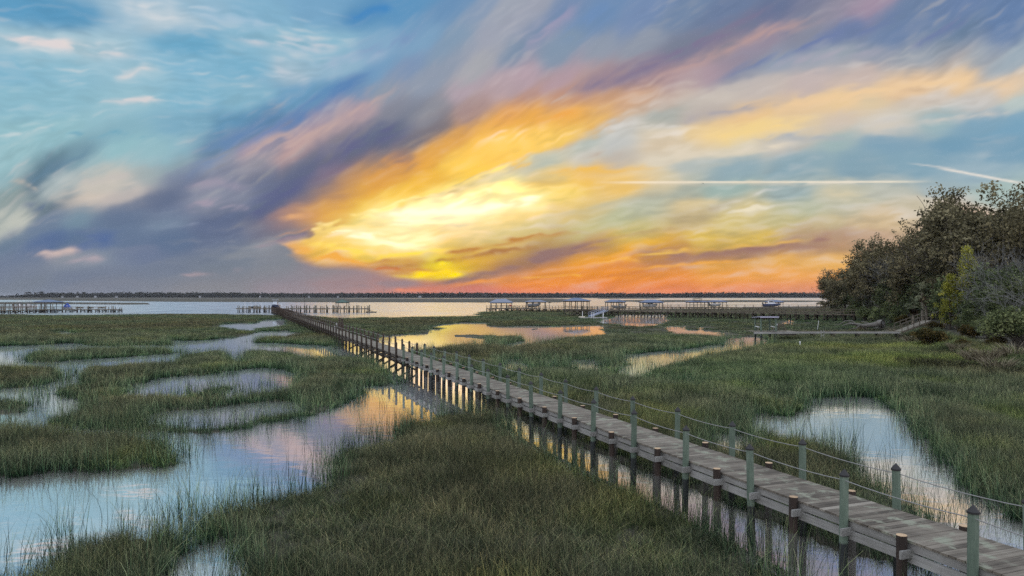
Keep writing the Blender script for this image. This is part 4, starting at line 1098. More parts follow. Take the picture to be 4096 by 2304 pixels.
# ---------------------------------------------------------------- other docks
def walkway(name, label, cat, a, b, width, step, rail=True, brace=True, post_h=1.0, pm='timberpost', bm='timber', mid=2, toe=-.7, rail_post_step=None, group=None):
    """A straight timber walkway from a to b (deck-top points)."""
    a, b = Vector(a), Vector(b); d = b - a; L = math.hypot(d.x, d.y); rz = math.atan2(d.y, d.x)
    T = thing(name, label, cat, (a.x, a.y, 0), rz, group)
    za, zb = a.z, b.z; Z = lambda s: za + (zb - za) * s / L
    w = width / 2
    rg = random.Random(name + label)
    dk = MB(); s = 0.0
    bw = .3 if L > 30 else .15
    while s < L - .01:
        q = min(bw, L - s); dk.box((s + q / 2, 0, Z(s) - .02), (q - .012, width, .04), rg.uniform(.2, .8)); s += bw
    dk.build('deck', M['deck'] if name != 'walkway' else M[bm], T)
    for sd in (1, -1):
        st = MB(); st.beam((0, sd * (w - .06), za - .15), (L, sd * (w - .06), zb - .15), .06, .22); st.build('stringer', M[bm], T)
    p = MB(); p.cyl((0, 0, toe), (0, 0, 0), .13, .12, 8); pile = None
    nb = max(2, int(round(L / step)) + 1)
    for i in range(nb):
        s = L * i / (nb - 1)
        for sd in (1, -1):
            if pile is None:
                p = MB(); p.cyl((0, 0, toe - Z(s)), (0, 0, -.06), .145, .135, 8); pile = p.build('pile', M[pm], T, (s, sd * (w + .02), Z(s)))
            else: dup(pile, T, (s + rg.uniform(-.15, .15), sd * (w + .02), Z(s)))
        if brace:
            if i == 0:
                x = MB(); x.beam((0, -w, .25 - Z(s)), (0, w, -.3), .06, .17); x.beam((.07, w, .25 - Z(s)), (.07, -w, -.3), .06, .17); br = x.build('cross_brace', M[pm], T, (s + .12, 0, Z(s)))
                x = MB(); x.beam((-.05, w + .05, .35 - Z(s)), (step * .8, w + .05, -.3), .06, .17); lb = x.build('brace', M[pm], T, (s, 0, Z(s)))
            else:
                dup(br, T, (s + .12, 0, Z(s)))
                if i < nb - 1 and i % 2 == 0: dup(lb, T, (s, 0, Z(s)))
    if rail:
        rs = rail_post_step or step
        n2 = max(2, int(round(L / rs)) + 1)
        for sd in (1, -1):
            q = None
            for i in range(n2):
                s = L * i / (n2 - 1)
                if sd == 1 and i == 0:
                    m_ = MB(); m_.box((0, 0, post_h / 2 - .1), (.10, .10, post_h + .2)); rp = m_.build('rail_post', M[bm], T, (s, sd * (w + .06), Z(s)))
                elif i < 50: dup(rp, T, (s, sd * (w + .06), Z(s)))
            for h in ([post_h] if mid == 1 else [post_h, post_h * .5]):
                r = MB(); r.beam((0, sd * w, za + h), (L, sd * w, zb + h), .05 if h < post_h else .14, .09 if h < post_h else .05); r.build('rail', M[bm], T)
    return T

def hip_roof(m, w, d, ze, zp, ridge=.35, over=.0, th=.10):
    hx, hy = w / 2, d / 2; rx = hx * ridge
    low = [(-hx, -hy, ze), (hx, -hy, ze), (hx, hy, ze), (-hx, hy, ze)]
    rid = [(-rx, 0, zp), (rx, 0, zp)]
    m._add(low + rid, [(0, 1, 5, 4), (1, 2, 5), (2, 3, 4, 5), (3, 0, 4)], .5)
    lo2 = [(x * .985, y * .985, ze - th) for x, y, _ in low]
    m._add(low + lo2, [(0, 4, 5, 1), (1, 5, 6, 2), (2, 6, 7, 3), (3, 7, 4, 0)], .4)
    m._add(lo2, [(0, 3, 2, 1)], .3)
    for (i, j) in ((0, 0), (1, 1), (2, 1), (3, 0)):      # hip caps
        m.tube([low[i], rid[j]], .05, 5)
    m.tube(rid, .05, 5)
def pavilion(label, x0, x1, yeave, ypeak, Y, depth, roof, z_floor=1.25, nposts=4, ridge=.35, upper=False, braces=False, floor=True, cat='boathouse', name='boathouse', group=None, lift=False):
    """A roofed shelter on pilings, seen between photo columns x0 and x1 at depth Y."""
    w = (x1 - x0) * Y / F; X = ((x0 + x1) / 2 - CX) * Y / F
    ze = H - (yeave - HY) * Y / F; zp = H - (ypeak - HY) * Y / F
    T = thing(name, label, cat, (X, Y, 0), 0, group)
    r = MB(); hip_roof(r, w, depth, ze, zp, ridge); ro = r.build('roof', M[roof], T)
    iw, idp = w * .43, depth * .43
    p = MB(); p.cyl((0, 0, -.8), (0, 0, ze - .08), .12, .11, 8)
    post = None
    for i in range(nposts):
        px = -iw + 2 * iw * i / (nposts - 1)
        for sd in (1, -1):
            if post is None: post = p.build('post', M['timberpost'], T, (px, sd * idp, 0))
            else: dup(post, T, (px, sd * idp, 0))
    for sd in (1, -1):
        b = MB(); b.box((0, sd * idp, ze - .2), (2 * iw + .4, .12, .24)); b.build('header_beam', M['timber'], T)
    if floor:
        f = MB()
        s = -iw - .3
        while s < iw + .3: f.box((s + .15, 0, z_floor - .03), (.28, 2 * idp + .6, .06), random.uniform(.2, .8)); s += .3
        f.build('floor', M['timber'], T)
        for sd in (1, -1):
            b = MB(); b.box((0, sd * (idp + .14), z_floor - .2), (2 * iw + .6, .08, .24)); b.build('joist', M['timber'], T)
            b = MB(); b.box((0, sd * (idp + .05), z_floor + .95), (2 * iw, .08, .08)); b.build('rail', M['timber'], T)
    if lift:
        for sx in (-.45, .45):
            b = MB(); b.box((sx * iw, 0, z_floor + .05), (.16, 2 * idp, .2)); b.build('lift_cradle', M['dull'], T)
    if braces:
        for i in range(nposts - 1):
            a = -iw + 2 * iw * i / (nposts - 1); c = -iw + 2 * iw * (i + 1) / (nposts - 1)
            b = MB(); b.beam((a, -idp - .14, z_floor - .35), (c, -idp - .14, .3), .06, .14); b.beam((c, -idp - .2, z_floor - .35), (a, -idp - .2, .3), .06, .14)
            b.build('cross_brace', M['timber'], T)
    if upper:
        r = MB(); hip_roof(r, w * .42, depth * .42, zp + .65, zp + .95, .5); r.build('upper_roof', M['rooftan'], T)
        b = MB()
        for sx in (-.16, .16):
            for sy in (-.16, .16): b.box((sx * w, sy * depth, zp + .15), (.12, .12, 1.1))
        b.build('lantern_frame', M['timberpost'], T)
    return T

def boat(label, loc, rz, L=6.5, W=2.3, hull='white', top=None, topm='white', cabin=False, cabm='white', motor=True, Hh=1.1, group=None, cover=None):
    T = thing('boat', label, 'boat', loc, rz, group)
    h = MB(); N = 10; rows = []
    for i in range(N + 1):
        t = i / N; x = -L / 2 + L * t
        wd = W / 2 * (1 if t < .45 else math.cos((t - .45) / .55 * 1.5) ** .75 if t < 1 else .02)
        wd = max(wd, .02); keel = .0 + (0 if t < .5 else ((t - .5) / .5) ** 2.2 * Hh * .75)
        sheer = Hh * (1 + .22 * t * t)
        rows.append([(x, -wd, sheer), (x, -wd * .86, keel + (sheer - keel) * .35), (x, 0, keel), (x, wd * .86, keel + (sheer - keel) * .35), (x, wd, sheer)])
    vs = [p for r in rows for p in r]; fs = []
    for i in range(N):
        for k in range(4): fs.append((i * 5 + k, i * 5 + k + 1, (i + 1) * 5 + k + 1, (i + 1) * 5 + k))
    fs.append((0, 1, 2, 3, 4)[::-1])
    h._add(vs, fs, .5, True); h.build('hull', M[hull], T)
    dk = MB(); dv = []
    for r in rows: dv += [(r[0][0], r[0][1] * .97, r[0][2] - .08), (r[4][0], r[4][1] * .97, r[4][2] - .08)]
    dk._add(dv, [(2 * i, 2 * i + 2, 2 * i + 3, 2 * i + 1) for i in range(N)], .5); dk.build('deck', M['white'], T)
    c = MB(); c.box((-.1 * L, 0, Hh + .35), (.16 * L, .42 * W, .8)); con = c.build('console', M['white'], T)
    g = MB(); g.beam((.0 * L, 0, Hh + .72), (-.05 * L, 0, Hh + 1.2), .38 * W, .03); g.build('windshield', M['glass'], con)
    if cabin:
        k = MB()
        a = [(-.22 * L, -.36 * W, Hh), (.18 * L, -.32 * W, Hh), (.18 * L, .32 * W, Hh), (-.22 * L, .36 * W, Hh)]
        b_ = [(-.2 * L, -.3 * W, Hh + 1.15), (.06 * L, -.26 * W, Hh + 1.15), (.06 * L, .26 * W, Hh + 1.15), (-.2 * L, .3 * W, Hh + 1.15)]
        k._add(a + b_, [(0, 1, 5, 4), (1, 2, 6, 5), (2, 3, 7, 6), (3, 0, 4, 7), (4, 5, 6, 7)], .5); cb = k.build('cabin', M[cabm], T)
        q = MB(); q.box((-.07 * L, 0, Hh + .82), (.24 * L, .66 * W, .34)); q.build('window', M['glass'], cb)
    if top:
        p = MB(); p.box((-.1 * L, 0, Hh + 1.75), (.34 * L, .8 * W, .10)); tp = p.build('t_top', M[topm], T)
        q = MB()
        for sx in (-.2, .02):
            for sy in (-.32, .32): q.tube([(sx * L, sy * W, Hh - .1), (sx * L, sy * W * .9, Hh + 1.72)], .03, 5)
        q.build('top_frame', M['dull'], tp)
    if cover:
        q = MB(); q._add([(-.35 * L, -.4 * W, Hh + .1), (.3 * L, -.34 * W, Hh + .1), (.3 * L, .34 * W, Hh + .1), (-.35 * L, .4 * W, Hh + .1), (-.08 * L, -.1, Hh + 1.5), (.02 * L, .1, Hh + 1.5)],
                         [(0, 1, 5, 4), (1, 2, 5), (2, 3, 4, 5), (3, 0, 4)], .5); q.build('canopy', M[cover], T)
    if motor:
        q = MB(); q.box((-L / 2 - .2, 0, Hh + .25), (.4, .36, .55)); q.box((-L / 2 - .18, 0, Hh - .45), (.22, .14, .9)); q.build('outboard_motor', M['black'], T)
    return T

# --- T-shaped boat landing at the end of the boardwalk
def landing():
    Y = 247.0; z = 1.41
    X0, X1 = (948 - CX) * Y / F, (1478 - CX) * Y / F
    T = thing('boat_landing', 'long timber boat landing of close pilings across the boardwalk end', 'dock', ((X0 + X1) / 2, Y, 0))
    w = X1 - X0; rg = random.Random(21)
    d = MB(); s = -w / 2
    while s < w / 2: d.box((s + .15, 0, z), (.29, 2.0, .10), rg.uniform(.2, .8)); s += .3
    d.build('deck', M['timber'], T)
    for sd in (1, -1):
        b = MB(); b.box((0, sd * .93, z - .16), (w, .10, .22)); b.build('stringer', M['timber'], T)
    ps = [8, 45, 60, 78, 92, 110, 128, 160, 195, 225, 255, 275, 310, 335, 350, 372, 395, 420, 440, 480, 520, 545, 600, 640, 690, 730, 760, 785, 810]
    xs = [-w / 2 + w * q / 2420.0 for q in (40, 75, 100, 120, 140, 165, 200, 225, 260, 300, 325, 345, 375, 400, 420, 480, 510, 525, 540, 570, 590, 620, 660, 680, 700,
          920, 950, 990, 1010, 1030, 1060, 1100, 1130, 1145, 1170, 1220, 1245, 1260, 1285, 1310, 1340, 1390, 1420, 1440, 1460, 1505, 1570, 1590, 1605, 1640, 1680, 1745, 1765, 1785, 1800, 1830,
          1920, 1945, 1970, 2000, 2020, 2045, 2070, 2120, 2140, 2165, 2195, 2215, 2300, 2320, 2345, 2370, 2390, 2410)]
    pile = None
    for i, px in enumerate(xs):
        yy = (-1.1, 1.1, -2.6, 1.3, -1.15, 3.2)[i % 6]; h = rg.uniform(2.0, 2.65)
        if pile is None:
            m_ = MB(); m_.cyl((0, 0, -3.2), (0, 0, 0), .15, .13, 8); pile = m_.build('piling', M['timberpost'], T, (px, yy, h))
        else: dup(pile, T, (px, yy, h))
    guide = None
    for q in (185, 200, 290, 305, 375, 400, 480, 500, 750, 770, 850, 870, 1630, 1645, 1740, 1755, 1815, 2180, 2290):
        px = -w / 2 + w * q / 2420.0
        if guide is None:
            m_ = MB(); m_.cyl((0, 0, -1.4), (0, 0, 3.65), .028, .025, 6); guide = m_.build('guide_pole', M['pipe'], T, (px, rg.choice((-2.4, 2.8)), 0))
        else: dup(guide, T, (px, rg.choice((-2.4, 2.8)), rg.uniform(-.2, .1)))
    m_ = MB()
    for q in (310, 345, 440): m_.box((-w / 2 + w * q / 2420.0, -2.2, z + .45), (1.4, .5, .5))
    m_.build('storage_box', M['timber'], T)
    lp = thing('lamp_post', 'tall thin lamp post standing on the boat landing', 'lamp post', ((1217.7 - CX) * Y / F, Y + .4, z))
    m_ = MB(); m_.cyl((0, 0, 0), (0, 0, 3.6), .09, .07, 8); m_.build('pole', M['oldpost'], lp)
    m_ = MB(); m_.box((0, -.25, 3.6), (.18, .6, .1)); m_.build('lamp_head', M['black'], lp)
    pavilion('small green hip-roofed shelter on the boat landing', 1345, 1395, 1209, 1198.5, Y, 3.6, 'roofgreen', z_floor=z, nposts=2, ridge=.1, floor=False, cat='shelter', name='shelter')
    boat('pale motor cruiser with dark blue hull raised beside the boardwalk end', ((1121 - CX) * Y / F, Y - 5.2, 1.35), R(-82), 6.4, 2.3, 'navy', cabin=True, cabm='greyhull', top=True, topm='greyhull', Hh=1.25, motor=False)
    f = thing('float', 'low dark float tied at the right end of the boat landing', 'floating dock', ((1486 - CX) * Y / F, Y - .5, 0))
    m_ = MB(); m_.box((0, 0, .18), (3.4, 1.8, .36)); m_.build('deck', M['timber'], f)
    m_ = MB(); m_.beam((-1.9, .3, 1.4), (.4, .3, .4), .6, .08); m_.build('ramp', M['timber'], f)
    # two chairs under the shelter
    ch = thing('deck_chair', 'dark reclining deck chair left of its twin under the green shelter', 'chair', ((1362 - CX) * Y / F, Y, z), 0, 'chairs on the landing')
    m_ = MB(); m_.beam((-.3, 0, .4), (.35, 0, .5), .55, .05); m_.build('seat', M['timber'], ch)
    m_ = MB(); m_.beam((-.3, 0, .4), (-.7, 0, 1.05), .55, .05); m_.build('backrest', M['timber'], ch)
    for sx in (-.28, .28):
        m_ = MB()
        for sy in (-.24, .24): m_.box((sx, sy, .21), (.06, .06, .42))
        m_.build('leg_pair', M['timber'], ch)
    dup_thing(ch, ((1376 - CX) * Y / F, Y, z), R(180), 'dark reclining deck chair right of its twin under the green shelter')
landing()

# --- docks on the left
def left_docks():
    a = at(-260, 1240, 1.3); 
    A1 = Vector(((-330 - CX) * 205 / F, 205, 1.25)); B1 = Vector(((196 - CX) * 246 / F, 246, 1.2))
    walkway('walkway', 'braced timber walkway leading to the blue-roofed shelter', 'walkway', A1, B1, 1.8, 2.2, True, True, .95)
    A2 = Vector(((-360 - CX) * 222 / F, 222, 2.0)); B2 = Vector(((140 - CX) * 258 / F, 258, 1.9))
    walkway('walkway', 'second railed walkway close behind the braced one', 'walkway', A2, B2, 1.6, 2.8, True, False, 1.0)
    A3 = Vector(((150 - CX) * 249 / F, 249, 1.12)); B3 = Vector(((479 - CX) * 249 / F, 249, 1.12))
    T = walkway('dock', 'long low timber dock reaching right from the blue-roofed shelter', 'dock', A3, B3, 2.6, 2.6, False, True, .9)
    L = (B3 - A3).length; rg = random.Random(3)
    m_ = MB(); m_.box((L * .42, 1.2, 1.95), (L * .8, .1, .1)); m_.box((L * .42, 1.2, 1.55), (L * .8, .06, .08)); m_.build('rail', M['timber'], T)
    pl = None
    for q in (186, 205, 222, 238, 262, 275, 300, 318, 333, 345, 362, 372, 402, 412, 425, 443, 452, 457, 463, 470, 478):
        px = (q - 150) * 249 / F; h = rg.uniform(1.7, 2.3)
        if pl is None:
            k = MB(); k.cyl((0, 0, -3), (0, 0, 0), .13, .12, 8); pl = k.build('piling', M['timberpost'], T, (px, rg.choice((-1.5, 1.5)), h))
        else: dup(pl, T, (px, rg.choice((-1.5, 1.5)), h))
    gp = None
    for q in (246, 273, 281, 287, 297, 312, 323, 335, 344, 358, 367, 374, 385, 396, 407, 416, 426, 448, 464):
        px = (q - 150) * 249 / F
        if gp is None:
            k = MB(); k.cyl((0, 0, -.5), (0, 0, 3.1), .022, .018, 5); gp = k.build('guide_pole', M['pipe'], T, (px, 3.0, 0))
        else: dup(gp, T, (px, 3.0 + rg.uniform(-.5, .5), rg.uniform(-.15, .15)))
    for q in (318, 331, 364, 371, 409, 420):
        k = MB(); k.box(((q - 150) * 249 / F, -.9, 1.62), (1.3, .5, .5)); k.build('bench_box', M['timber'], T)
    ml = thing('boat_lift', 'row of tall lift pilings behind the left walkway', 'boat lift', ((60 - CX) * 256 / F, 256, 0))
    pl = None
    for q in (-60, -38, -14, 2, 25, 34, 43, 52, 69, 78, 86, 95, 112, 120, 128, 136, 155, 170):
        px = (q - 60) * 256 / F
        if pl is None:
            k = MB(); k.cyl((0, 0, -1), (0, 0, 3.0), .13, .12, 8); pl = k.build('piling', M['oldpost'], ml, (px, rg.choice((-1.6, 1.6)), 0))
        else: dup(pl, ml, (px, rg.choice((-1.6, 1.6)), rg.uniform(-.15, .15)))
    k = MB(); k.box((-3.5, -1.6, 1.9), (20, .1, .16)); k.box((-3.5, 1.6, 1.9), (20, .1, .16)); k.build('lift_beam', M['oldbeam'], ml)
    pavilion('blue hip-roofed shelter on the left dock', 153, 236, 1207.6, 1198.6, 249, 6.0, 'roofblue', z_floor=1.12, nposts=4, ridge=.16, floor=False, cat='shelter', name='shelter')
    boat('small boat with a cream canvas top, leftmost of a pair behind the left walkway', ((85 - CX) * 262 / F, 262, 1.0), R(8), 5.2, 2.0, 'white', True, 'cream', group='cream-topped boats by the left walkway')
    boat('small boat with a cream canvas top, nearer the blue shelter than its twin', ((120 - CX) * 262 / F, 262, 1.0), R(8), 5.2, 2.0, 'white', True, 'cream', group='cream-topped boats by the left walkway')
    boat('skiff under a bright blue canopy beside the left dock', ((260 - CX) * 252 / F, 253, .85), R(180), 3.6, 1.6, 'greyhull', cover='bluecan', Hh=.8, motor=False)
left_docks()

# --- docks on the right
def right_docks():
    W5a = Vector(((2300 - CX) * 207 / F, 207.5, 1.75)); W5b = Vector((78.5, 153.0, 1.70))
    T5 = walkway('walkway', 'near braced timber walkway with railings running into the shore trees', 'walkway', W5a, W5b, 1.9, 2.05, True, True, 1.0, rail_post_step=1.75, pm='oldpost')
    W2a = Vector((-8.6, 263, 1.3)); W2b = Vector((88, 181, 1.6))
    walkway('walkway', 'railed walkway just behind the near braced one, ending at the grey-roofed boathouse', 'walkway', W2a, W2b, 1.6, 2.9, True, True, .95, rail_post_step=2.6)
    W3a = Vector(((2560 - CX) * 284 / F, 284, 1.45)); W3b = Vector(((3500 - CX) * 246 / F, 246, 1.6))
    walkway('walkway', 'farthest thin railed walkway on the right, below the boathouses', 'walkway', W3a, W3b, 1.5, 3.2, True, False, .95, rail_post_step=3.0)
    pavilion('grey hip-roofed boathouse at the left end of the right-hand docks', 1957, 2054, 1209.7, 1195.8, 266, 7.0, 'roofgrey', 1.25, 5, .42, lift=True)
    pavilion('pale flat-looking boathouse roof over a raised grey boat', 2099, 2187, 1207, 1200, 262, 6.5, 'roofgrey', 1.2, 4, .45, floor=False, lift=True)
    pavilion('large blue hip-roofed pier house on cross-braced piles', 2251, 2360, 1202.7, 1191.8, 206, 6.6, 'roofblue', 1.80, 5, .16, braces=True, cat='pier house', name='pier_house')
    pavilion('blue-roofed boathouse right of the metal gangway', 2421, 2499, 1207.2, 1198.5, 236, 6.0, 'roofblue', 1.3, 4, .45, floor=False, lift=True)
    pavilion('blue-roofed boathouse sheltering a white cruiser', 2559, 2650, 1209, 1199, 262, 6.8, 'roofblue', 1.2, 4, .38, floor=False, lift=True)
    pavilion('low blue-roofed pier house with a small tan lantern roof on top', 2746, 2832, 1207.6, 1202.2, 286, 6.8, 'roofblue', 1.3, 6, .4, upper=True, cat='pier house', name='pier_house')
    pavilion('low blue-roofed boathouse joined to the lantern-roofed pier house', 2834, 2903, 1206.6, 1201, 288, 6.2, 'roofblue', 1.3, 5, .55, floor=False, lift=True)
    pavilion('small blue-roofed boathouse over a long blue boat, close to the trees', 3066, 3127, 1207.7, 1200, 276, 5.6, 'roofblue', 1.4, 4, .4, floor=False, lift=True)
    pavilion('tiny tan-roofed shelter at the tip of the oak crowns', 3272, 3307, 1213, 1208.5, 272, 3.6, 'rooftan', 1.5, 3, .8, cat='shelter', name='shelter')
    boat('pale grey outboard boat raised under the flat-looking roof', ((2137 - CX) * 260 / F, 260.5, 1.75), R(0), 4.6, 2.0, 'greyhull', Hh=1.15)
    boat('grey fishing boat on the lift right of the metal gangway', ((2474 - CX) * 235 / F, 235, 1.45), R(180), 4.4, 1.9, 'greyhull', True, 'greyhull', Hh=1.0)
    boat('white cabin cruiser on a lift under the blue roof', ((2602 - CX) * 261 / F, 261, 1.5), R(0), 5.0, 2.1, 'white', cabin=True, Hh=1.15)
    boat('white open boat with dark motor near the lantern-roofed pier house', ((2862 - CX) * 286 / F, 286, 1.55), R(0), 4.6, 2.0, 'white', Hh=1.0)
    boat('long blue and white boat with a pointed bow beside the tree-side boathouse', ((3088 - CX) * 274 / F, 274, 1.6), R(0), 6.6, 2.2, 'slate', True, 'slate', Hh=1.1, cabin=True)
    # pilings left of the pale boat
    rg = random.Random(5)
    hd = thing('dock', 'low plank dock with close pilings between the two left boathouses', 'dock', ((2085 - CX) * 262 / F, 262, 0))
    m_ = MB(); m_.box((0, 0, 1.2), (11.5, 1.8, .12)); m_.build('deck', M['timber'], hd)
    pl = None
    for q in range(-13, 14):
        if pl is None: k = MB(); k.cyl((0, 0, -3), (0, 0, 0), .11, .10, 7); pl = k.build('piling', M['timberpost'], hd, (q * .42, -.9, 1.95))
        else: dup(pl, hd, (q * .42 + rg.uniform(-.08, .08), rg.choice((-.95, .95)), rg.uniform(1.6, 2.2)))
    k = MB(); k.box((3.0, -1.6, .45), (3.6, 1.2, .25)); k.build('lower_landing', M['timber'], hd)
    rb = thing('cooler', 'small red box on the dock beside the grey boathouse', 'cooler', ((2042 - CX) * 262 / F, 261.6, 1.95))
    k = MB(); k.box((0, 0, .25), (.9, .5, .5)); k.build('box', M['red'], rb); k = MB(); k.box((0, 0, .53), (.94, .54, .07)); k.build('lid', M['red'], rb)
    # kayak-coloured board lifts and the davits right of the white cruiser
    dv = thing('boat_davit', 'pair of thin boat davits right of the white cruiser', 'davit', ((2660 - CX) * 255 / F, 255, 1.4))
    for i, sx in enumerate((-1.0, .9)):
        k = MB(); k.cyl((sx, 0, 0), (sx, 0, 1.9), .08, .07, 7); k.tube([(sx, 0, 1.85), (sx + .5, 0, 2.4), (sx + 1.1, 0, 2.6)], .05, 6); k.build('davit_arm', M['dull'], dv)
    mb = thing('mailbox_post', 'pole with a box on top beside the railed walkway', 'post', ((2197 - CX) * 250 / F, 250, 1.2))
    k = MB(); k.cyl((0, 0, 0), (0, 0, 2.1), .09, .08, 8); k.build('pole', M['timberpost'], mb)
    k = MB(); k.box((.15, 0, 2.2), (.9, .4, .34)); k.build('box', M['timber'], mb)
    # metal gangway and its floating dock
    g = thing('gangway', 'sloping blue-grey metal gangway with handrails', 'gangway', (0, 0, 0))
    A = Vector(((2362 - CX) * 181 / F, 181, .55)); B = Vector(((2424 - CX) * 196 / F, 195.5, 1.72))
    d = (B - A); n = Vector((d.y, -d.x, 0)).normalized()
    k = MB(); k.beam(A, B, 1.1, .10); k.build('tread', M['alu'], g)
    for sd in (1, -1):
        o = n * sd * .55; k = MB()
        k.beam(A + o + Vector((0, 0, .05)), B + o + Vector((0, 0, .05)), .06, .30)
        k.beam(A + o + Vector((0, 0, 1.0)), B + o + Vector((0, 0, 1.0)), .07, .07)
        k.beam(A + o + Vector((0, 0, .55)), B + o + Vector((0, 0, .55)), .04, .05)
        for i in range(9): p = A + d * (i / 8) + o; k.beam(p, p + Vector((0, 0, 1.0)), .05, .05)
        k.build('side_rail', M['alu'], g)
    f = thing('floating_dock', 'low pale floating dock at the foot of the metal gangway', 'floating dock', ((2374 - CX) * 180 / F, 180, 0))
    k = MB(); k.box((0, 0, .22), (6.6, 2.4, .22)); k.box((0, 0, .06), (6.4, 2.2, .2)); k.build('deck', M['float'], f)
    pl = None
    for sx, sy in ((-.6, -1.3), (-.05, -1.3), (2.2, -1.3), (-2.6, 1.3), (2.6, 1.3)):
        if pl is None: k = MB(); k.cyl((0, 0, -.6), (0, 0, 1.7), .07, .07, 8); pl = k.build('guide_pile', M['pipe'], f, (sx, sy, 0))
        else: dup(pl, f, (sx, sy, rg.uniform(-.3, .2)))
    k = MB(); k.box((-2.9, -.2, .45), (1.5, 1.0, .25)); k.build('bumper', M['cream'], f)
right_docks()

# --- the small dock with a sheet roof, its bench and ramp
def small_dock():
    Y = 86.4; z = 1.36
    X = lambda x: (x - CX) * Y / F
    T = thing('dock', 'small platform dock under a pale sheet roof with a long narrow walkway', 'dock', (X(3018), Y, 0))
    x0 = 0; k = F / Y
    W = lambda x: (x - 3018) / k
    rg = random.Random(8)
    d = MB(); s = 0
    while s < W(3190): d.box((s + .07, 1.2, z - .02), (.135, 2.7, .04), rg.uniform(.3, .9)); s += .145
    d.build('deck', M['deck'], T)
    b = MB(); b.box((W(3190) / 2, -.18, z - .15), (W(3190) + .3, .06, .22), .8); b.build('stringer', M['beam'], T)
    b = MB(); b.box((W(3150), -.1, z - .36), (2.0, .06, .14), .2); b.build('stringer', M['oldbeam'], T)
    d = MB(); s = W(3190) + .02
    while s < W(3606): d.box((s + .07, .75, z - .03), (.135, .95, .04), rg.uniform(.1, .6)); s += .145
    d.build('walk_deck', M['deck'], T)
    for sd in (.30, 1.2):
        b = MB(); b.beam((W(3190), sd, z - .15), (W(3606), sd, z - .15), .06, .18, .8); b.build('stringer', M['beam'], T)
    # four roof posts and the sheet roof
    p = None
    for x, yy in ((3046, .15), (3105, .15), (3046, 2.2), (3105, 2.2)):
        if p is None: m_ = MB(); m_.cyl((0, 0, -.7), (0, 0, 2.95), .11, .10, 10); p = m_.build('post', M['post'], T, (W(x), yy, 0))
        else: dup(p, T, (W(x), yy, 0))
    for x in (3060, 3112): dup(p, T, (W(x), 1.2, -1.72))
    r = MB()
    n = 16; w0, w1 = W(3038), W(3112)
    for i in range(n):
        a = w0 + (w1 - w0) * i / n; bq = w0 + (w1 - w0) * (i + 1) / n
        r.beam(((a + bq) / 2, -.25, 3.13), ((a + bq) / 2, 2.7, 2.95), (bq - a) * .94, .05)
        r.beam((a, -.26, 3.15), (a, 2.7, 2.97), .04, .07)
    r.box(((w0 + w1) / 2, -.30, 3.09), (w1 - w0, .05, .19))
    r.build('roof', M['rooflilac'], T)
    b = MB(); b.box(((w0 + w1) / 2, .1, 2.98), (w1 - w0 - .15, .08, .16)); b.box(((w0 + w1) / 2, 2.25, 2.84), (w1 - w0 - .15, .08, .16)); b.build('roof_beam', M['oldpost'], T)
    p = None
    for x in (3263, 3343, 3441.5, 3524, 3605):
        if p is None:
            m_ = MB(); m_.cyl((0, -.3, -1.7), (0, -.3, 0), .11, .10, 8); m_.cyl((0, .4, -1.7), (0, .4, 0), .11, .10, 8); m_.box((0, .05, -.05), (.34, 1.25, .16)); p = m_.build('support', M['timberpost'], T, (W(x), .75, z - .26))
        else: dup(p, T, (W(x), .75, z - .26))
    m_ = MB()
    for sx in (-.16, .16): m_.box((W(3293) + sx, .22, z - .35), (.05, .05, 1.0), .9)
    for zz in (.15, -.2, -.5): m_.box((W(3293), .22, z - .3 + zz), (.32, .05, .04), .9)
    m_.build('ladder', M['beam'], T)
    rp = MB(); A = Vector((W(3606), .75, z - .02)); B = Vector((W(3770), 3.2, 2.55)); dd = B - A; nn = Vector((-dd.y, dd.x, 0)).normalized()
    rp.beam(A, B, 1.0, .05, .25); rp.build('ramp', M['deck'], T)
    for sd in (1, -1):
        o = nn * sd * .5; m_ = MB()
        m_.beam(A + o + Vector((0, 0, -.1)), B + o + Vector((0, 0, -.1)), .05, .18, .8)
        m_.beam(A + o + Vector((0, 0, .95)), B + o + Vector((0, 0, .95)), .09, .05, .3)
        m_.beam(A + o + Vector((0, 0, .5)), B + o + Vector((0, 0, .5)), .04, .06, .5)
        for i in range(6): q = A + dd * (i / 5) + o; m_.beam(q - Vector((0, 0, .15)), q + Vector((0, 0, .95)), .07, .07, .5)
        m_.build('handrail', M['timber'], T)
    bn = thing('bench', 'slatted timber bench on the small roofed dock', 'bench', (X(3139), Y + .9, z), R(180))
    for i in range(3): m_ = MB(); m_.box((0, .2 - .16 * i, .44), (.82, .13, .035)); m_.build('seat_slat', M['timber'], bn)
    for i in range(3): m_ = MB(); m_.box((0, -.26 - .02 * i, .60 + .13 * i), (.82, .03, .10)); m_.build('back_slat', M['timber'], bn)
    for sx in (-.36, .36):
        m_ = MB(); m_.box((sx, .2, .22), (.06, .06, .44)); m_.box((sx, -.25, .44), (.06, .06, .88)); m_.box((sx, -.02, .40), (.05, .5, .05)); m_.build('leg_frame', M['timber'], bn)
    for x, lab, sc in ((3034, 'white tilted rod holder at the left edge of the small dock', 1), (3097, 'white tray seat mounted beside the right roof post', 1.2)):
        c = thing('fish_tray', lab, 'tray', (X(x), Y + .35, z))
        m_ = MB(); m_.beam((-.22 * sc, 0, .62), (.18 * sc, 0, .50), .35 * sc, .06); m_.build('tray', M['pipe'], c)
        m_ = MB(); m_.beam((.05, 0, 0), (.05, 0, .5), .06, .06); m_.build('stand', M['dull'], c)
    l = thing('dock_lantern', 'small white lantern fixed near the bench', 'lantern', (X(3111), Y + .2, z + .75))
    m_ = MB(); m_.cyl((0, 0, 0), (0, 0, .16), .06, .06, 8); m_.build('globe', M['pipe'], l)
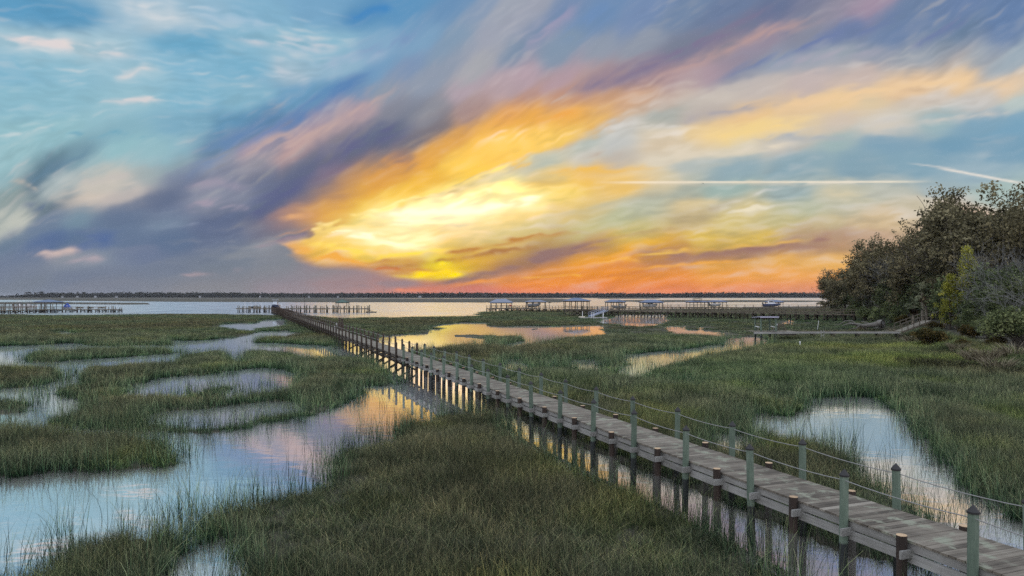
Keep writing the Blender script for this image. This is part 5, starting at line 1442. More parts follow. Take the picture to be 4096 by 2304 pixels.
    m_ = MB(); m_.cyl((0, 0, -.75), (0, 0, 0), .03, .03, 6); m_.build('stem', M['dull'], l)
    s = thing('pipe_stub', 'short white pipe standing upright in the marsh before the small dock', 'pipe', tuple(at(3200, 1394, 0.1)))
    m_ = MB(); m_.cyl((0, 0, -.3), (0, 0, .72), .07, .07, 12, top=False); m_.build('pipe', M['pipe'], s)
    m_ = MB(); m_.cyl((0, 0, .72), (0, 0, .76), .085, .085, 12); m_.build('collar', M['pipe'], s)
    s = thing('marker_stake', 'thin white stake leaning in the marsh behind the small dock', 'stake', tuple(at(3271, 1315, 0.2)))
    m_ = MB(); m_.tube([(-.05, 0, -.3), (.14, 0, 1.25)], .035, 6); m_.build('stake', M['pipe'], s)
    m_ = MB(); m_.cyl((.14, 0, 1.2), (.16, 0, 1.32), .05, .05, 6); m_.build('stake_cap', M['pipe'], s)
small_dock()

def extras():
    # two tall dark pilings right of the boardwalk
    p0 = None
    for i, (x, yt) in enumerate(((1358, 1269.5), (1368.5, 1272))):
        Y = 89.0 - 1.2 * i
        zt = H - (yt - HY) * Y / F
        t = thing('mooring_piling', ('tall dark piling standing beside the far boardwalk, left of its twin', 'tall dark piling standing beside the far boardwalk, right of its twin')[i], 'piling',
                  ((x - CX) * Y / F, Y, 0), 0, 'twin pilings by the boardwalk')
        m_ = MB(); m_.cyl((0, 0, -.8), (0, 0, zt - .1), .13, .12, 10); m_.build('shaft', M['oldpost'], t)
        m_ = MB(); m_.cyl((0, 0, zt - .1), (0, 0, zt), .135, .05, 10); m_.build('cap', M['cap'], t)
    Y = 93.0
    b = thing('bench', 'small pale bench platform by the twin dark pilings', 'bench', ((1351 - CX) * Y / F, Y - 1.5, 1.30), RZ)
    m_ = MB(); m_.box((0, 0, .45), (1.2, .4, .05), .9); m_.build('seat', M['beam'], b)
    m_ = MB(); m_.box((0, -.2, .72), (1.2, .05, .35), .9); m_.build('backrest', M['beam'], b)
    for sx in (-.5, .5): m_ = MB(); m_.box((sx, 0, .22), (.07, .36, .44)); m_.build('leg', M['beam'], b)
    # an airliner far off, low under the contrail
    Y = 5200.0
    a = thing('airplane', 'tiny dark airplane crossing the sky below the long contrail', 'airplane', ((2812 - CX) * Y / F, Y, H + (HY - 733) * Y / F), R(200))
    m_ = MB(); m_.tube([(-8, 0, 0), (-6.5, 0, 0), (4, 0, 0), (7, 0, .4), (9, 0, .8)], [.3, 1.1, 1.1, .7, .15], 8); m_.build('fuselage', M['black'], a)
    for sd in (1, -1): m_ = MB(); m_.beam((0, sd * .8, -.3), (2.6, sd * 8, .2), 2.0, .3); m_.build('wing', M['black'], a)
    m_ = MB(); m_.beam((7, 0, .5), (9.2, 0, 3.4), .3, 1.8); m_.build('tail', M['black'], a)
extras()
# ---------------------------------------------------------------- trees
def mat_leaf(name, a, b, c, trans=.3):
    m, t = new_mat(name)
    s = t.add('ShaderNodeAttribute', attribute_name='tone').outputs['Fac']
    p = t.add('ShaderNodeTexCoord').outputs['Object']
    n = t.noise(p, .55, 4, .6)
    f = t.m('ADD', t.m('MULTIPLY', s, .85), t.m('MULTIPLY', n, .30))
    col = t.ramp(f, [(.25, tuple(v * .45 for v in a)), (.55, tuple(v * .85 for v in b)), (.92, tuple(v * 1.25 for v in c))])
    oi = t.add('ShaderNodeObjectInfo').outputs['Random']
    col = t.mix(t.m('MULTIPLY', oi, .35), col, t.mix(1.0, col, (.85, .72, .62, 1), 'MULTIPLY'))
    d = t.add('ShaderNodeBsdfDiffuse', {'Color': col}); tr = t.add('ShaderNodeBsdfTranslucent', {'Color': col})
    finish(t, t.add('ShaderNodeMixShader', {0: trans, 1: d.outputs[0], 2: tr.outputs[0]}).outputs[0]); return m
def mat_bark(name, a, b, sc=3.0):
    m, t = new_mat(name)
    p = t.add('ShaderNodeTexCoord').outputs['Object']; x, y, z = t.sep(p)
    n = t.noise(t.xyz(t.m('MULTIPLY', x, 3 * sc), t.m('MULTIPLY', y, 3 * sc), t.m('MULTIPLY', z, sc)), 1.0, 5, .65)
    c = t.ramp(n, [(.3, a), (.7, b)])
    bs = t.add('ShaderNodeBsdfPrincipled', {'Base Color': c, 'Roughness': .9})
    bm = t.add('ShaderNodeBump', {'Strength': .6, 'Distance': .05, 'Height': n}); t.l.new(bm.outputs[0], bs.inputs['Normal'])
    finish(t, bs.outputs[0]); return m
LF = dict(
    oak=mat_leaf('oak_leaves', (.090, .086, .050), (.185, .168, .098), (.295, .262, .155)),
    dark=mat_leaf('dark_evergreen_leaves', (.066, .092, .050), (.14, .18, .085), (.24, .275, .13)),
    cedar=mat_leaf('yellow_green_leaves', (.15, .17, .028), (.33, .34, .06), (.50, .47, .10)),
    palm=mat_leaf('palm_fronds', (.07, .09, .055), (.15, .175, .105), (.27, .28, .18)),
    dead=mat_leaf('dead_palm_fronds', (.07, .052, .035), (.13, .10, .065), (.20, .16, .11)),
    moss=mat_leaf('spanish_moss', (.13, .115, .085), (.19, .17, .13), (.26, .235, .18), .15),
    rust=mat_leaf('rusty_shrub_leaves', (.035, .040, .018), (.085, .075, .030), (.16, .115, .045)),
    tan=mat_leaf('dry_tan_grass', (.10, .085, .055), (.19, .165, .11), (.30, .265, .19), .2),
    rush=mat_leaf('dark_rushes', (.020, .026, .016), (.045, .050, .030), (.09, .09, .055), .15))
BK = dict(oak=mat_bark('oak_bark', (.035, .028, .022), (.11, .095, .08)), palm=mat_bark('palm_bark', (.13, .11, .085), (.30, .265, .21), 2.0),
          grey=mat_bark('pale_grey_bark', (.10, .10, .097), (.22, .22, .21)), drift=mat_bark('driftwood', (.09, .085, .075), (.24, .225, .20)))

def skeleton(rng, height, spread, lean=0.0, levels=4, fork=(3, 5), trunk_frac=.22, up=.55, twist=.6):
    """Branches as point lists with radii; returns (branches, tips)."""
    br, tips = [], []
    def grow(p, d, L, r, lv):
        n = 5; pts = [p.copy()]; rad = [r]; q = p.copy(); dd = d.copy()
        for i in range(n):
            dd = (dd + Vector((rng.uniform(-1, 1), rng.uniform(-1, 1), rng.uniform(-.7, .9))) * twist * .35).normalized()
            q = q + dd * (L / n); pts.append(q.copy()); rad.append(r * (1 - .55 * (i + 1) / n))
        br.append((pts, rad, lv))
        if lv >= levels:
            tips.append((pts[-1], dd, lv)); tips.append((pts[3], dd, lv)); return
        k = rng.randint(*fork) if lv else rng.randint(4, 6)
        for j in range(k):
            t = 1.0 if lv == 0 else rng.uniform(.35, 1.0)
            i = min(n, max(1, int(round(t * n)))); base = pts[i]
            a = 6.283 * (j + rng.uniform(-.35, .35)) / k
            if lv == 0: nd = Vector((math.cos(a) * spread, math.sin(a) * spread, up * rng.uniform(.5, 1.6))).normalized()
            else:
                side = dd.cross(Vector((math.cos(a), math.sin(a), .3))).normalized()
                nd = (dd * .75 + side * rng.uniform(.4, .9) + Vector((0, 0, rng.uniform(-.15, .45)))).normalized()
            grow(base, nd, L * (rng.uniform(.62, .82) if lv else rng.uniform(1.1, 1.7)), rad[i] * rng.uniform(.55, .75), lv + 1)
        if lv >= 2: tips.append((pts[-1], dd, lv))
    grow(Vector((0, 0, -.3)), Vector((lean, 0, 1)).normalized(), height * trunk_frac, height * .032, 0)
    return br, tips
def leaf_cloud(centres, rng, per, rad, size, flat=.75, tone_z=None):
    """Small leaf-sized faces scattered round points (numpy)."""
    C = np.repeat(np.array(centres, float), per, 0); n = len(C)
    d = rng.normal(size=(n, 3)); d /= np.linalg.norm(d, axis=1, keepdims=True)
    r = rad * rng.random(n) ** .45
    P = C + d * r[:, None] * np.array([1, 1, flat])
    nm = rng.normal(size=(n, 3)) * .8 + np.array([0, 0, .55]) + d * .5; nm /= np.linalg.norm(nm, axis=1, keepdims=True)
    a = np.cross(nm, rng.normal(size=(n, 3))); a /= np.linalg.norm(a, axis=1, keepdims=True) + 1e-9; b = np.cross(nm, a)
    s = size * (.6 + .8 * rng.random(n))[:, None]
    asp = (.45 + .35 * rng.random(n))[:, None]
    V = np.stack([P - a * s, P - b * s * asp, P + a * s, P + b * s * asp], 1).reshape(-1, 3)
    tn = np.repeat(rng.random(len(centres)), per) * .6 + rng.random(n) * .4
    return V, np.repeat(tn, 4)
def leaf_object(name, V, tone, mat, parent):
    q = np.arange(len(V)).reshape(-1, 4)
    me = mesh_np(name, V, q); a = me.attributes.new('tone', 'FLOAT', 'POINT'); a.data.foreach_set('value', tone.astype(np.float32))
    me.materials.append(mat)
    o = bpy.data.objects.new(name, me); COL.objects.link(o); o.parent = parent
    return o
def moss_strands(points, rng, n, lmin, lmax, w=.055):
    P = np.array(points)[rng.integers(0, len(points), n)] + rng.normal(size=(n, 3)) * .35
    L = lmin + (lmax - lmin) * rng.random(n) ** 2
    az = rng.random(n) * 3.1416; dx = np.stack([np.cos(az), np.sin(az), np.zeros(n)], 1) * (w * (.5 + rng.random(n)))[:, None]
    mid = P - np.array([0, 0, 1]) * (L * .5)[:, None] + rng.normal(size=(n, 3)) * .06; bot = P - np.array([0, 0, 1]) * L[:, None]
    V = np.concatenate([np.stack([P - dx * .5, P + dx * .5, mid + dx, mid - dx], 1), np.stack([mid - dx, mid + dx, bot + dx * .15, bot - dx * .15], 1)]).reshape(-1, 3)
    return V, np.repeat(np.tile(rng.random(n), 2), 4)

def make_oak(seed, label, height=16, spread=1.1, leafk=1.0, moss=600, levels=4, leaf='oak', bark='oak', per=16, rad=.95, size=.17):
    pr = random.Random(seed); rng = np.random.default_rng(seed)
    br, tips = skeleton(pr, height, spread, pr.uniform(-.15, .15), levels)
    top = max(t[0].z for t in tips); k = height / top
    T = thing('oak_tree', label, 'tree')
    m = MB()
    for pts, rad_, lv in br:
        m.tube([p * k for p in pts], [max(.02, r) for r in rad_], 7 if lv < 2 else 4)
    m.build('trunk', BK[bark], T)
    cs = [tuple(p * k) for p, d, lv in tips if (p.z * k) > height * .16]
    rr = sorted(math.hypot(c[0], c[1]) for c in cs); lim = rr[int(len(rr) * .88)] * 1.12
    cs = [c for c in cs if math.hypot(c[0], c[1]) < lim]
    pr.shuffle(cs)
    if leafk > 0:
        V, tn = leaf_cloud(cs, rng, int(per * leafk), rad, size)
        leaf_object('crown', V, tn, LF[leaf], T)
    if moss:
        V, tn = moss_strands([c for c in cs if c[2] < height * .75 and math.hypot(c[0], c[1]) < lim * .85], rng, moss, .6, 2.8)
        leaf_object('moss_foliage', V, tn, LF['moss'], T)
    return T
def make_palm(seed, label, height=7.0, fr=1.7, nf=34):
    pr = random.Random(seed); rng = np.random.default_rng(seed)
    T = thing('palm_tree', label, 'palm tree')
    m = MB(); pts = [(pr.uniform(-.05, .05) + .25 * (i / 8) ** 2, 0, height * i / 8 - .3 * (i == 0)) for i in range(9)]
    m.tube(pts, [.24, .21, .2, .19, .19, .19, .2, .22, .25], 10); m.build('trunk', BK['palm'], T)
    hub = Vector(pts[-1])
    def fronds(n, elo, ehi, R_, mat, name):
        Vs, Ts = [], []
        for i in range(n):
            a = 6.283 * (i + pr.uniform(-.4, .4)) / n * 3.7; e = R(pr.uniform(elo, ehi)); L = R_ * pr.uniform(.7, 1.0)
            d = Vector((math.cos(a) * math.cos(e), math.sin(a) * math.cos(e), math.sin(e)))
            tip = hub + d * L * .55; side = d.cross(Vector((0, 0, 1))).normalized(); tn = pr.random()
            w = .02
            Vs += [hub - side * w, hub + side * w, tip + side * w, tip - side * w]; Ts += [tn] * 4
            for j in range(13):               # fan of leaflets
                f = (j / 12 - .5) * 2; ang = f * 1.5
                ld = (d * math.cos(ang) + side * math.sin(ang) - Vector((0, 0, .25 + .35 * abs(f)))).normalized()
                l2 = L * (.62 - .2 * abs(f)); q = ld.cross(Vector((0, 0, 1))).normalized() * .05
                e2 = tip + ld * l2 - Vector((0, 0, .18 * l2)); mid = tip + ld * l2 * .5
                Vs += [tip, mid + q, e2, mid - q]; Ts += [tn + pr.uniform(-.15, .15)] * 4
        leaf_object(name, np.array([tuple(v) for v in Vs]), np.array(Ts), LF[mat], T)
    fronds(nf, -25, 80, fr, 'palm', 'crown')
    fronds(14, -75, -35, fr * .85, 'dead', 'dead_fronds')
    return T
def make_shrub(seed, label, w=2.0, h=1.8, leaf='dark', n=70, per=34, size=.085, name='shrub', cat='shrub', lobes=5):
    pr = random.Random(seed); rng = np.random.default_rng(seed)
    T = thing(name, label, cat)
    lob = [(pr.uniform(-.55, .55) * w, pr.uniform(-.55, .55) * w, h * pr.uniform(.35, .62), pr.uniform(.32, .55) * w, h * pr.uniform(.3, .45)) for _ in range(lobes)] + [(0, 0, h * .5, w * .7, h * .5)]
    cs = []
    for i in range(n):
        x, y, z, rw, rh = lob[i % len(lob)]
        d = rng.normal(size=3); d /= np.linalg.norm(d); d[2] = abs(d[2]) * 1.1 - .35; q = rng.random() ** .3
        cs.append((x + d[0] * rw * q, y + d[1] * rw * q, max(.12, z + d[2] * rh * q)))
    m = MB()
    for c in cs[::4]: m.tube([(c[0] * .12, c[1] * .12, -.1), (c[0] * .6, c[1] * .6, c[2] * .55), c], [.03, .02, .008], 4)
    m.build('stems', BK['oak'], T)
    V, tn = leaf_cloud(cs, rng, per, .26 * w ** .5, size, .8)
    V[:, 2] = np.maximum(V[:, 2], 0.0)
    leaf_object('foliage', V, tn, LF[leaf], T)
    return T
def make_cedar(seed, label, h=9.0, w=2.4, leaf='cedar'):
    pr = random.Random(seed); rng = np.random.default_rng(seed)
    T = thing('cedar_tree', label, 'tree')
    m = MB(); m.tube([(0, 0, -.3), (.1, 0, h * .5), (.05, .1, h * .96)], [.2, .13, .03], 8); cs = []
    for i in range(150):
        t = rng.random() ** .8; z = h * (.10 + .88 * t); rr = w * (1 - t ** 1.5) * (.55 + .45 * math.sin(z * 1.7 + 1.3) ** 2) * rng.random() ** .4 + .1
        a = rng.random() * 6.283; c = (rr * math.cos(a), rr * math.sin(a), z + .2 * rr); cs.append(c)
        if i % 3 == 0: m.tube([(0, 0, z - .3), c], [.04, .01], 4)
    m.build('trunk', BK['oak'], T)
    V, tn = leaf_cloud(cs, rng, 46, .5, .085, 1.0); leaf_object('crown', V, tn, LF[leaf], T)
    return T
def make_bare(seed, label, h=12, spread=1.3, name='bare_tree', lean=0.0):
    pr = random.Random(seed)
    br, tips = skeleton(pr, h, spread, lean, 5, (2, 4), .25, .5, .75)
    k = h / max(t[0].z for t in tips)
    T = thing(name, label, 'bare tree')
    m = MB(); tw = MB()
    for pts, rad_, lv in br:
        (m if lv < 3 else tw).tube([p * k for p in pts], [max(.011, r * .55) for r in rad_], 6 if lv < 2 else 4)
    m.build('trunk', BK['grey'], T); tw.build('twigs', BK['grey'], T)
    return T
def make_tussock(seed, label, leaf='tan', n=150, spread=.7, h=1.3, name='grass_tussock'):
    rng = np.random.default_rng(seed); T = None
    a0 = rng.random(n) * 6.283; r = spread * np.sqrt(rng.random(n)); base = np.stack([r * np.cos(a0), r * np.sin(a0), np.zeros(n)], 1)
    L = h * (.6 + .5 * rng.random(n)); az = a0 + rng.normal(size=n) * .6; ln = .35 + .5 * rng.random(n)
    d = np.stack([np.cos(az) * ln, np.sin(az) * ln, np.ones(n)], 1); d /= np.linalg.norm(d, axis=1, keepdims=True)
    f = rng.random(n) * 3.14; s = np.stack([np.cos(f), np.sin(f), np.zeros(n)], 1) * .022
    mid = base + d * (L * .55)[:, None]; tip = base + d * L[:, None] - np.array([0, 0, .12]) * L[:, None] + np.stack([np.cos(az), np.sin(az), 0 * az], 1) * (.18 * L)[:, None]
    V = np.concatenate([np.stack([base - s, base + s, mid + s, mid - s], 1), np.stack([mid - s, mid + s, tip + s * .2, tip - s * .2], 1)]).reshape(-1, 3)
    q = np.arange(len(V)).reshape(-1, 4); me = mesh_np(name, V, q)
    at_ = me.attributes.new('tone', 'FLOAT', 'POINT'); at_.data.foreach_set('value', np.repeat(np.tile(rng.random(n), 2), 4).astype(np.float32)); me.materials.append(LF[leaf])
    o = bpy.data.objects.new(name, me); COL.objects.link(o); tag(o, label, 'grass tussock'); return o

def put(o, x, Y, rz=0.0, sc=1.0, dz=0.0):
    X = (x - CX) * Y / F
    o.location = (X, Y, gz(X, Y) + dz); o.rotation_euler = (0, 0, rz); o.scale = sc if hasattr(sc, '__len__') else (sc, sc, sc)
    return o
def copy_at(src, x, Y, rz, sc, label, dz=0.0, group=None):
    c = dup_tree(src, None); c['label'] = label
    if group: c['group'] = group
    return put(c, x, Y, rz, sc, dz)
def ht(ytop, Y, x):                      # height of something whose top shows at ytop
    X = (x - CX) * Y / F
    return H - (ytop - HY) * Y / F - gz(X, Y)

def grove():
    G = 'moss-hung oaks on the right shore'
    o1 = make_oak(101, '', 14, 1.25, 2.4, 380)
    o2 = make_oak(202, '', 16, 1.0, 2.4, 320)
    o3 = make_oak(303, '', 17, .8, 1.2, 180, 4, per=15, rad=.8)     # open crown, limbs against the sky
    srcs = [o1, o2, o3]; used = set()
    spec = [  # x, Y, ytop, source, turn, label
        (3395, 196, 1085, 0, .3, 'lowest moss-hung oak, its drooping crown farthest left over the walkways'),
        (3470, 182, 1030, 1, 1.1, 'moss-hung oak second from the left end of the grove'),
        (3545, 172, 985, 0, 2.3, 'moss-hung oak third from the left end, rounded brown crown'),
        (3600, 160, 948, 1, 3.7, 'oak with a twiggy brown crown above the shoreline palms'),
        (3700, 150, 915, 0, 5.0, 'broad moss-hung oak behind the tallest palm'),
        (3690, 165, 905, 2, .9, 'open-crowned oak with gaps of sky, left of the grove top'),
        (3830, 142, 830, 2, 2.2, 'tall open oak whose dark limbs stand against the sky'),
        (3830, 128, 895, 1, 4.4, 'dense oak filling the middle of the grove'),
        (3930, 136, 822, 2, 4.0, 'tall open oak right of the highest limbs'),
        (4010, 118, 850, 0, 1.7, 'dense oak behind the bare grey tree'),
        (4085, 108, 738, 0, .2, 'tallest oak, at the right edge of the grove'),
        (4200, 100, 800, 0, 2.9, 'oak rising half outside the right edge'),
        (4330, 110, 780, 2, 1.2, 'open oak beyond the right edge'),
        (4150, 116, 765, 0, 3.3, 'full oak crown just inside the right edge behind the tallest oak'),
        (4010, 128, 812, 1, 2.6, 'full oak crown between the tall open oak and the tallest one'),
        (3930, 104, 1000, 1, 5.6, 'low dark oak behind the yellow-green cedar'),
    ]
    for x, Y, yt, s, rz, lab in spec:
        base = (14, 16, 17)[s]; h = ht(yt, Y, x) * 1.06; k = h / base
        wide = (1.0, 1.0, .95)[s]
        if s not in used: used.add(s); put(srcs[s], x, Y, rz, (k * wide, k * wide, k)); srcs[s]['label'] = lab; srcs[s]['group'] = G
        else: copy_at(srcs[s], x, Y, rz, (k * wide, k * wide, k), lab, 0, G)
    # a lower storey of dark evergreens closes the grove under the crowns
    e1 = make_oak(404, '', 7, 1.3, 1.5, 0, 3, 'dark', per=40, rad=1.1, size=.15); e1.name = 'evergreen_tree'
    first = True
    ev = [(3500, 178, 1130), (3560, 165, 1120), (3620, 150, 1130), (3680, 140, 1110), (3740, 130, 1120), (3790, 126, 1090), (3860, 112, 1110), (3930, 100, 1130), (3990, 92, 1100), (4070, 88, 1060), (4150, 84, 1100),
          (3440, 190, 1150), (3380, 200, 1165), (4020, 78, 1200), (3880, 92, 1190), (4240, 76, 1090)]
    for i, (x, Y, yt) in enumerate(ev):
        k = ht(yt, Y, x) / 7
        lab = 'dark bushy evergreen in the shade under the oak crowns'
        if first: put(e1, x, Y, i * 1.3, (k * 1.15, k * 1.15, k)); e1['label'] = lab; e1['group'] = 'evergreens under the oaks'; first = False
        else: copy_at(e1, x, Y, i * 1.3, (k * 1.15, k * 1.15, k), lab, 0, 'evergreens under the oaks')
    # palms
    pal = [(3651, 104, 1222, 'short sabal palm at the foot of the small ramp', .9), (3690, 106, 1170, 'tallest sabal palm of the grove, with a broad ragged head', 1.15),
           (3706, 107, 1185, 'sabal palm close behind the tallest one', 1.0), (3779, 97, 1228, 'sabal palm with brown drooping fronds left of its companion', 1.05),
           (3826, 92, 1228, 'sabal palm with a skirt of dead fronds above the rusty shrub', 1.05), (3770, 122, 1140, 'palm head half hidden under the grove', 1.0)]
    P = None
    for i, (x, Y, yc, lab, k) in enumerate(pal):
        hgt = ht(yc, Y, x)
        if P is None: P = make_palm(7, lab, hgt, 1.7); put(P, x, Y, 0, 1)
        else:
            q = make_palm(7 + i, lab, hgt, 1.7 * k); put(q, x, Y, i * 1.1, 1)
    c = make_cedar(31, 'yellow-green cedar with a tall lumpy crown', 9.5, 2.3); h = ht(985, 90, 3868); put(c, 3868, 90, 0, (h / 9.5,) * 3)
    c = make_cedar(32, 'lower yellow-green cedar leaning left of the tall one', 9.5, 2.9); h = ht(1100, 91, 3800); put(c, 3800, 91, 1, (h / 9.5 * 1.05, h / 9.5 * 1.05, h / 9.5))
    # bare grey trees
    b = make_bare(51, 'bare tree with pale grey branches at the right edge', 12, 1.5); h = ht(930, 74, 4110); put(b, 4110, 74, .6, h / 12)
    b = make_bare(52, 'bare grey tree spreading over the marsh edge, lower than the other', 9, 1.7, lean=-.35); h = ht(1075, 68, 4085); put(b, 4085, 68, 2.2, h / 9)
    b = None or make_bare(53, 'grey twiggy leafless tree among the oak crowns', 12, 1.3); h = ht(990, 146, 3640); put(b, 3640, 146, 1.2, (h / 12 * 1.15, h / 12 * 1.15, h / 12))
    b = make_bare(54, 'fine-twigged grey tree at the top right of the grove', 12, 1.1); h = ht(790, 102, 4060); put(b, 4060, 102, 4.2, h / 12)
    # shrubs
    s1 = make_shrub(61, 'rusty green domed shrub beside the small ramp', 2.0, 2.1, 'rust', 130); put(s1, 3735, 72, .4, (1.05, 1.05, 1.0), -.1)
    s2 = make_shrub(62, 'large dark green shrub at the right edge of the marsh', 2.6, 3.2, 'dark', 190, 40); put(s2, 4035, 66, 0, (1.0, 1.0, 1.0), -.1)
    sh = [(3545, 124, 1.15, s2, 'green shrub behind the fallen tree'), (3610, 118, .9, s1, 'rusty shrub left of the short palm'), (3480, 150, 1.1, s2, 'dark shrub at the shore end of the walkways'),
          (3890, 74, .8, s1, 'low rusty shrub between the domed shrub and the large dark one'), (3950, 72, .85, s2, 'dark shrub in front of the cedar'), (4130, 60, 1.2, s2, 'dark shrub leaving the picture at the right edge'),
          (3880, 84, .8, s2, 'dark shrub under the drooping palms'), (3745, 92, .7, s1, 'small shrub at the top of the ramp'), (3420, 176, 1.0, s2, 'dark shrub under the lowest oak'), (3850, 66, .5, s1, 'little rusty shrub at the bank foot'),
          (4220, 62, 1.3, s2, 'dark shrub beyond the right edge'), (3980, 62, .62, s1, 'rusty shrub in front of the large dark one'), (3690, 124, .8, s2, 'shrub close behind the palm trunks'), (3590, 140, 1.2, s2, 'dark shrub below the third oak'), (3350, 205, .9, s2, 'last small shrub at the water end of the grove')]
    for i, (x, Y, k, src, lab) in enumerate(sh): copy_at(src, x, Y, i * 1.9, k, lab, -.1)
    # tussocks on the high marsh
    t1 = make_tussock(71, 'pale dry grass tussock at the foot of the large dark shrub', 'tan', 170, .8, 1.35); put(t1, 3920, 55, 0, 1.1)
    t2 = make_tussock(72, 'dark rush clump, middle of the row on the green marsh', 'rush', 260, 1.0, 1.25, 'rush_clump'); t2['category'] = 'rushes'; put(t2, 3720, 53, 0, 1.0)
    tt = [(3955, 54, 1.0, t1, 'pale dry tussock right of its neighbour by the dark shrub'), (3885, 58, .8, t1, 'small pale tussock at the bank foot'), (3990, 50, .95, t1, 'pale dry tussock nearest the right edge'),
          (3650, 55, .9, t2, 'dark rush clump at the left end of the row'), (3685, 54, 1.0, t2, 'dark rush clump second in the row'), (3765, 52, 1.1, t2, 'dark rush clump right of the middle of the row'), (3810, 51, 1.0, t2, 'dark rush clump fifth in the row'), (3850, 52, .8, t2, 'dark rush clump at the right end of the row'),
          (4040, 46, 1.0, t2, 'dark rush clump by itself near the right edge'), (3835, 63, .8, t1, 'pale grass tussock below the rusty domed shrub'), (3650, 80, .9, t1, 'pale tussock by the small walkway'), (3590, 96, 1.0, t1, 'pale tussock beside the fallen tree'), (3450, 118, .9, t1, 'pale tussock left of the fallen tree'),
          (4060, 54, 1.1, t1, 'pale dry tussock under the large dark shrub')]
    for i, (x, Y, k, src, lab) in enumerate(tt): copy_at(src, x, Y, i * 2.1, k, lab)
    # the fallen tree
    Y = 112.0; X = lambda x: (x - CX) * Y / F; zz = lambda y: H - (y - HY) * Y / F
    ft = thing('fallen_tree', 'grey fallen tree with bare limbs and a cut root end', 'fallen tree', (X(3500), Y, 0))
    L = lambda x, y, dy=0: (X(x) - X(3500), dy, zz(y))
    m = MB(); m.tube([L(3516, 1293, -.3), L(3490, 1300), L(3455, 1303, .3), L(3420, 1296, .5), L(3400, 1291, .6)], [.42, .36, .28, .2, .14], 9); m.build('trunk', BK['drift'], ft)
    m = MB()
    for pts in ([(3420, 1296), (3395, 1295), (3375, 1303)], [(3425, 1298), (3410, 1283), (3385, 1284), (3370, 1296), (3345, 1302)], [(3455, 1303), (3465, 1318), (3490, 1322), (3515, 1322)], [(3480, 1302), (3470, 1290), (3450, 1288)], [(3440, 1300), (3430, 1312), (3410, 1316)]):
        m.tube([L(x, y, .2 * i) for i, (x, y) in enumerate(pts)], [.12, .09, .07, .05, .03][:len(pts)], 6)
    m.build('limbs', BK['drift'], ft)
    m = MB(); m.cyl(L(3510, 1292, -.2), L(3519, 1291, -1.0), .46, .5, 14, top=False, jitter=.08); m.build('cut_root', BK['drift'], ft)
    m = MB(); a = Vector(L(3519, 1291, -1.0)); u = (a - Vector(L(3510, 1292, -.2))).normalized(); m.cyl(a, a + u * .03, .3, .3, 14); m.build('cut_end', BK['grey'], ft)
    m = MB(); rg = random.Random(2)
    for i in range(16): m.tube([L(3515 + rg.uniform(-8, 14), 1300 + rg.uniform(-4, 14), rg.uniform(-.6, .6)), L(3515 + rg.uniform(-25, 40), 1302 + rg.uniform(-12, 16), rg.uniform(-1, 1))], [.09, .03], 5)
    m.build('roots', BK['drift'], ft)
grove()

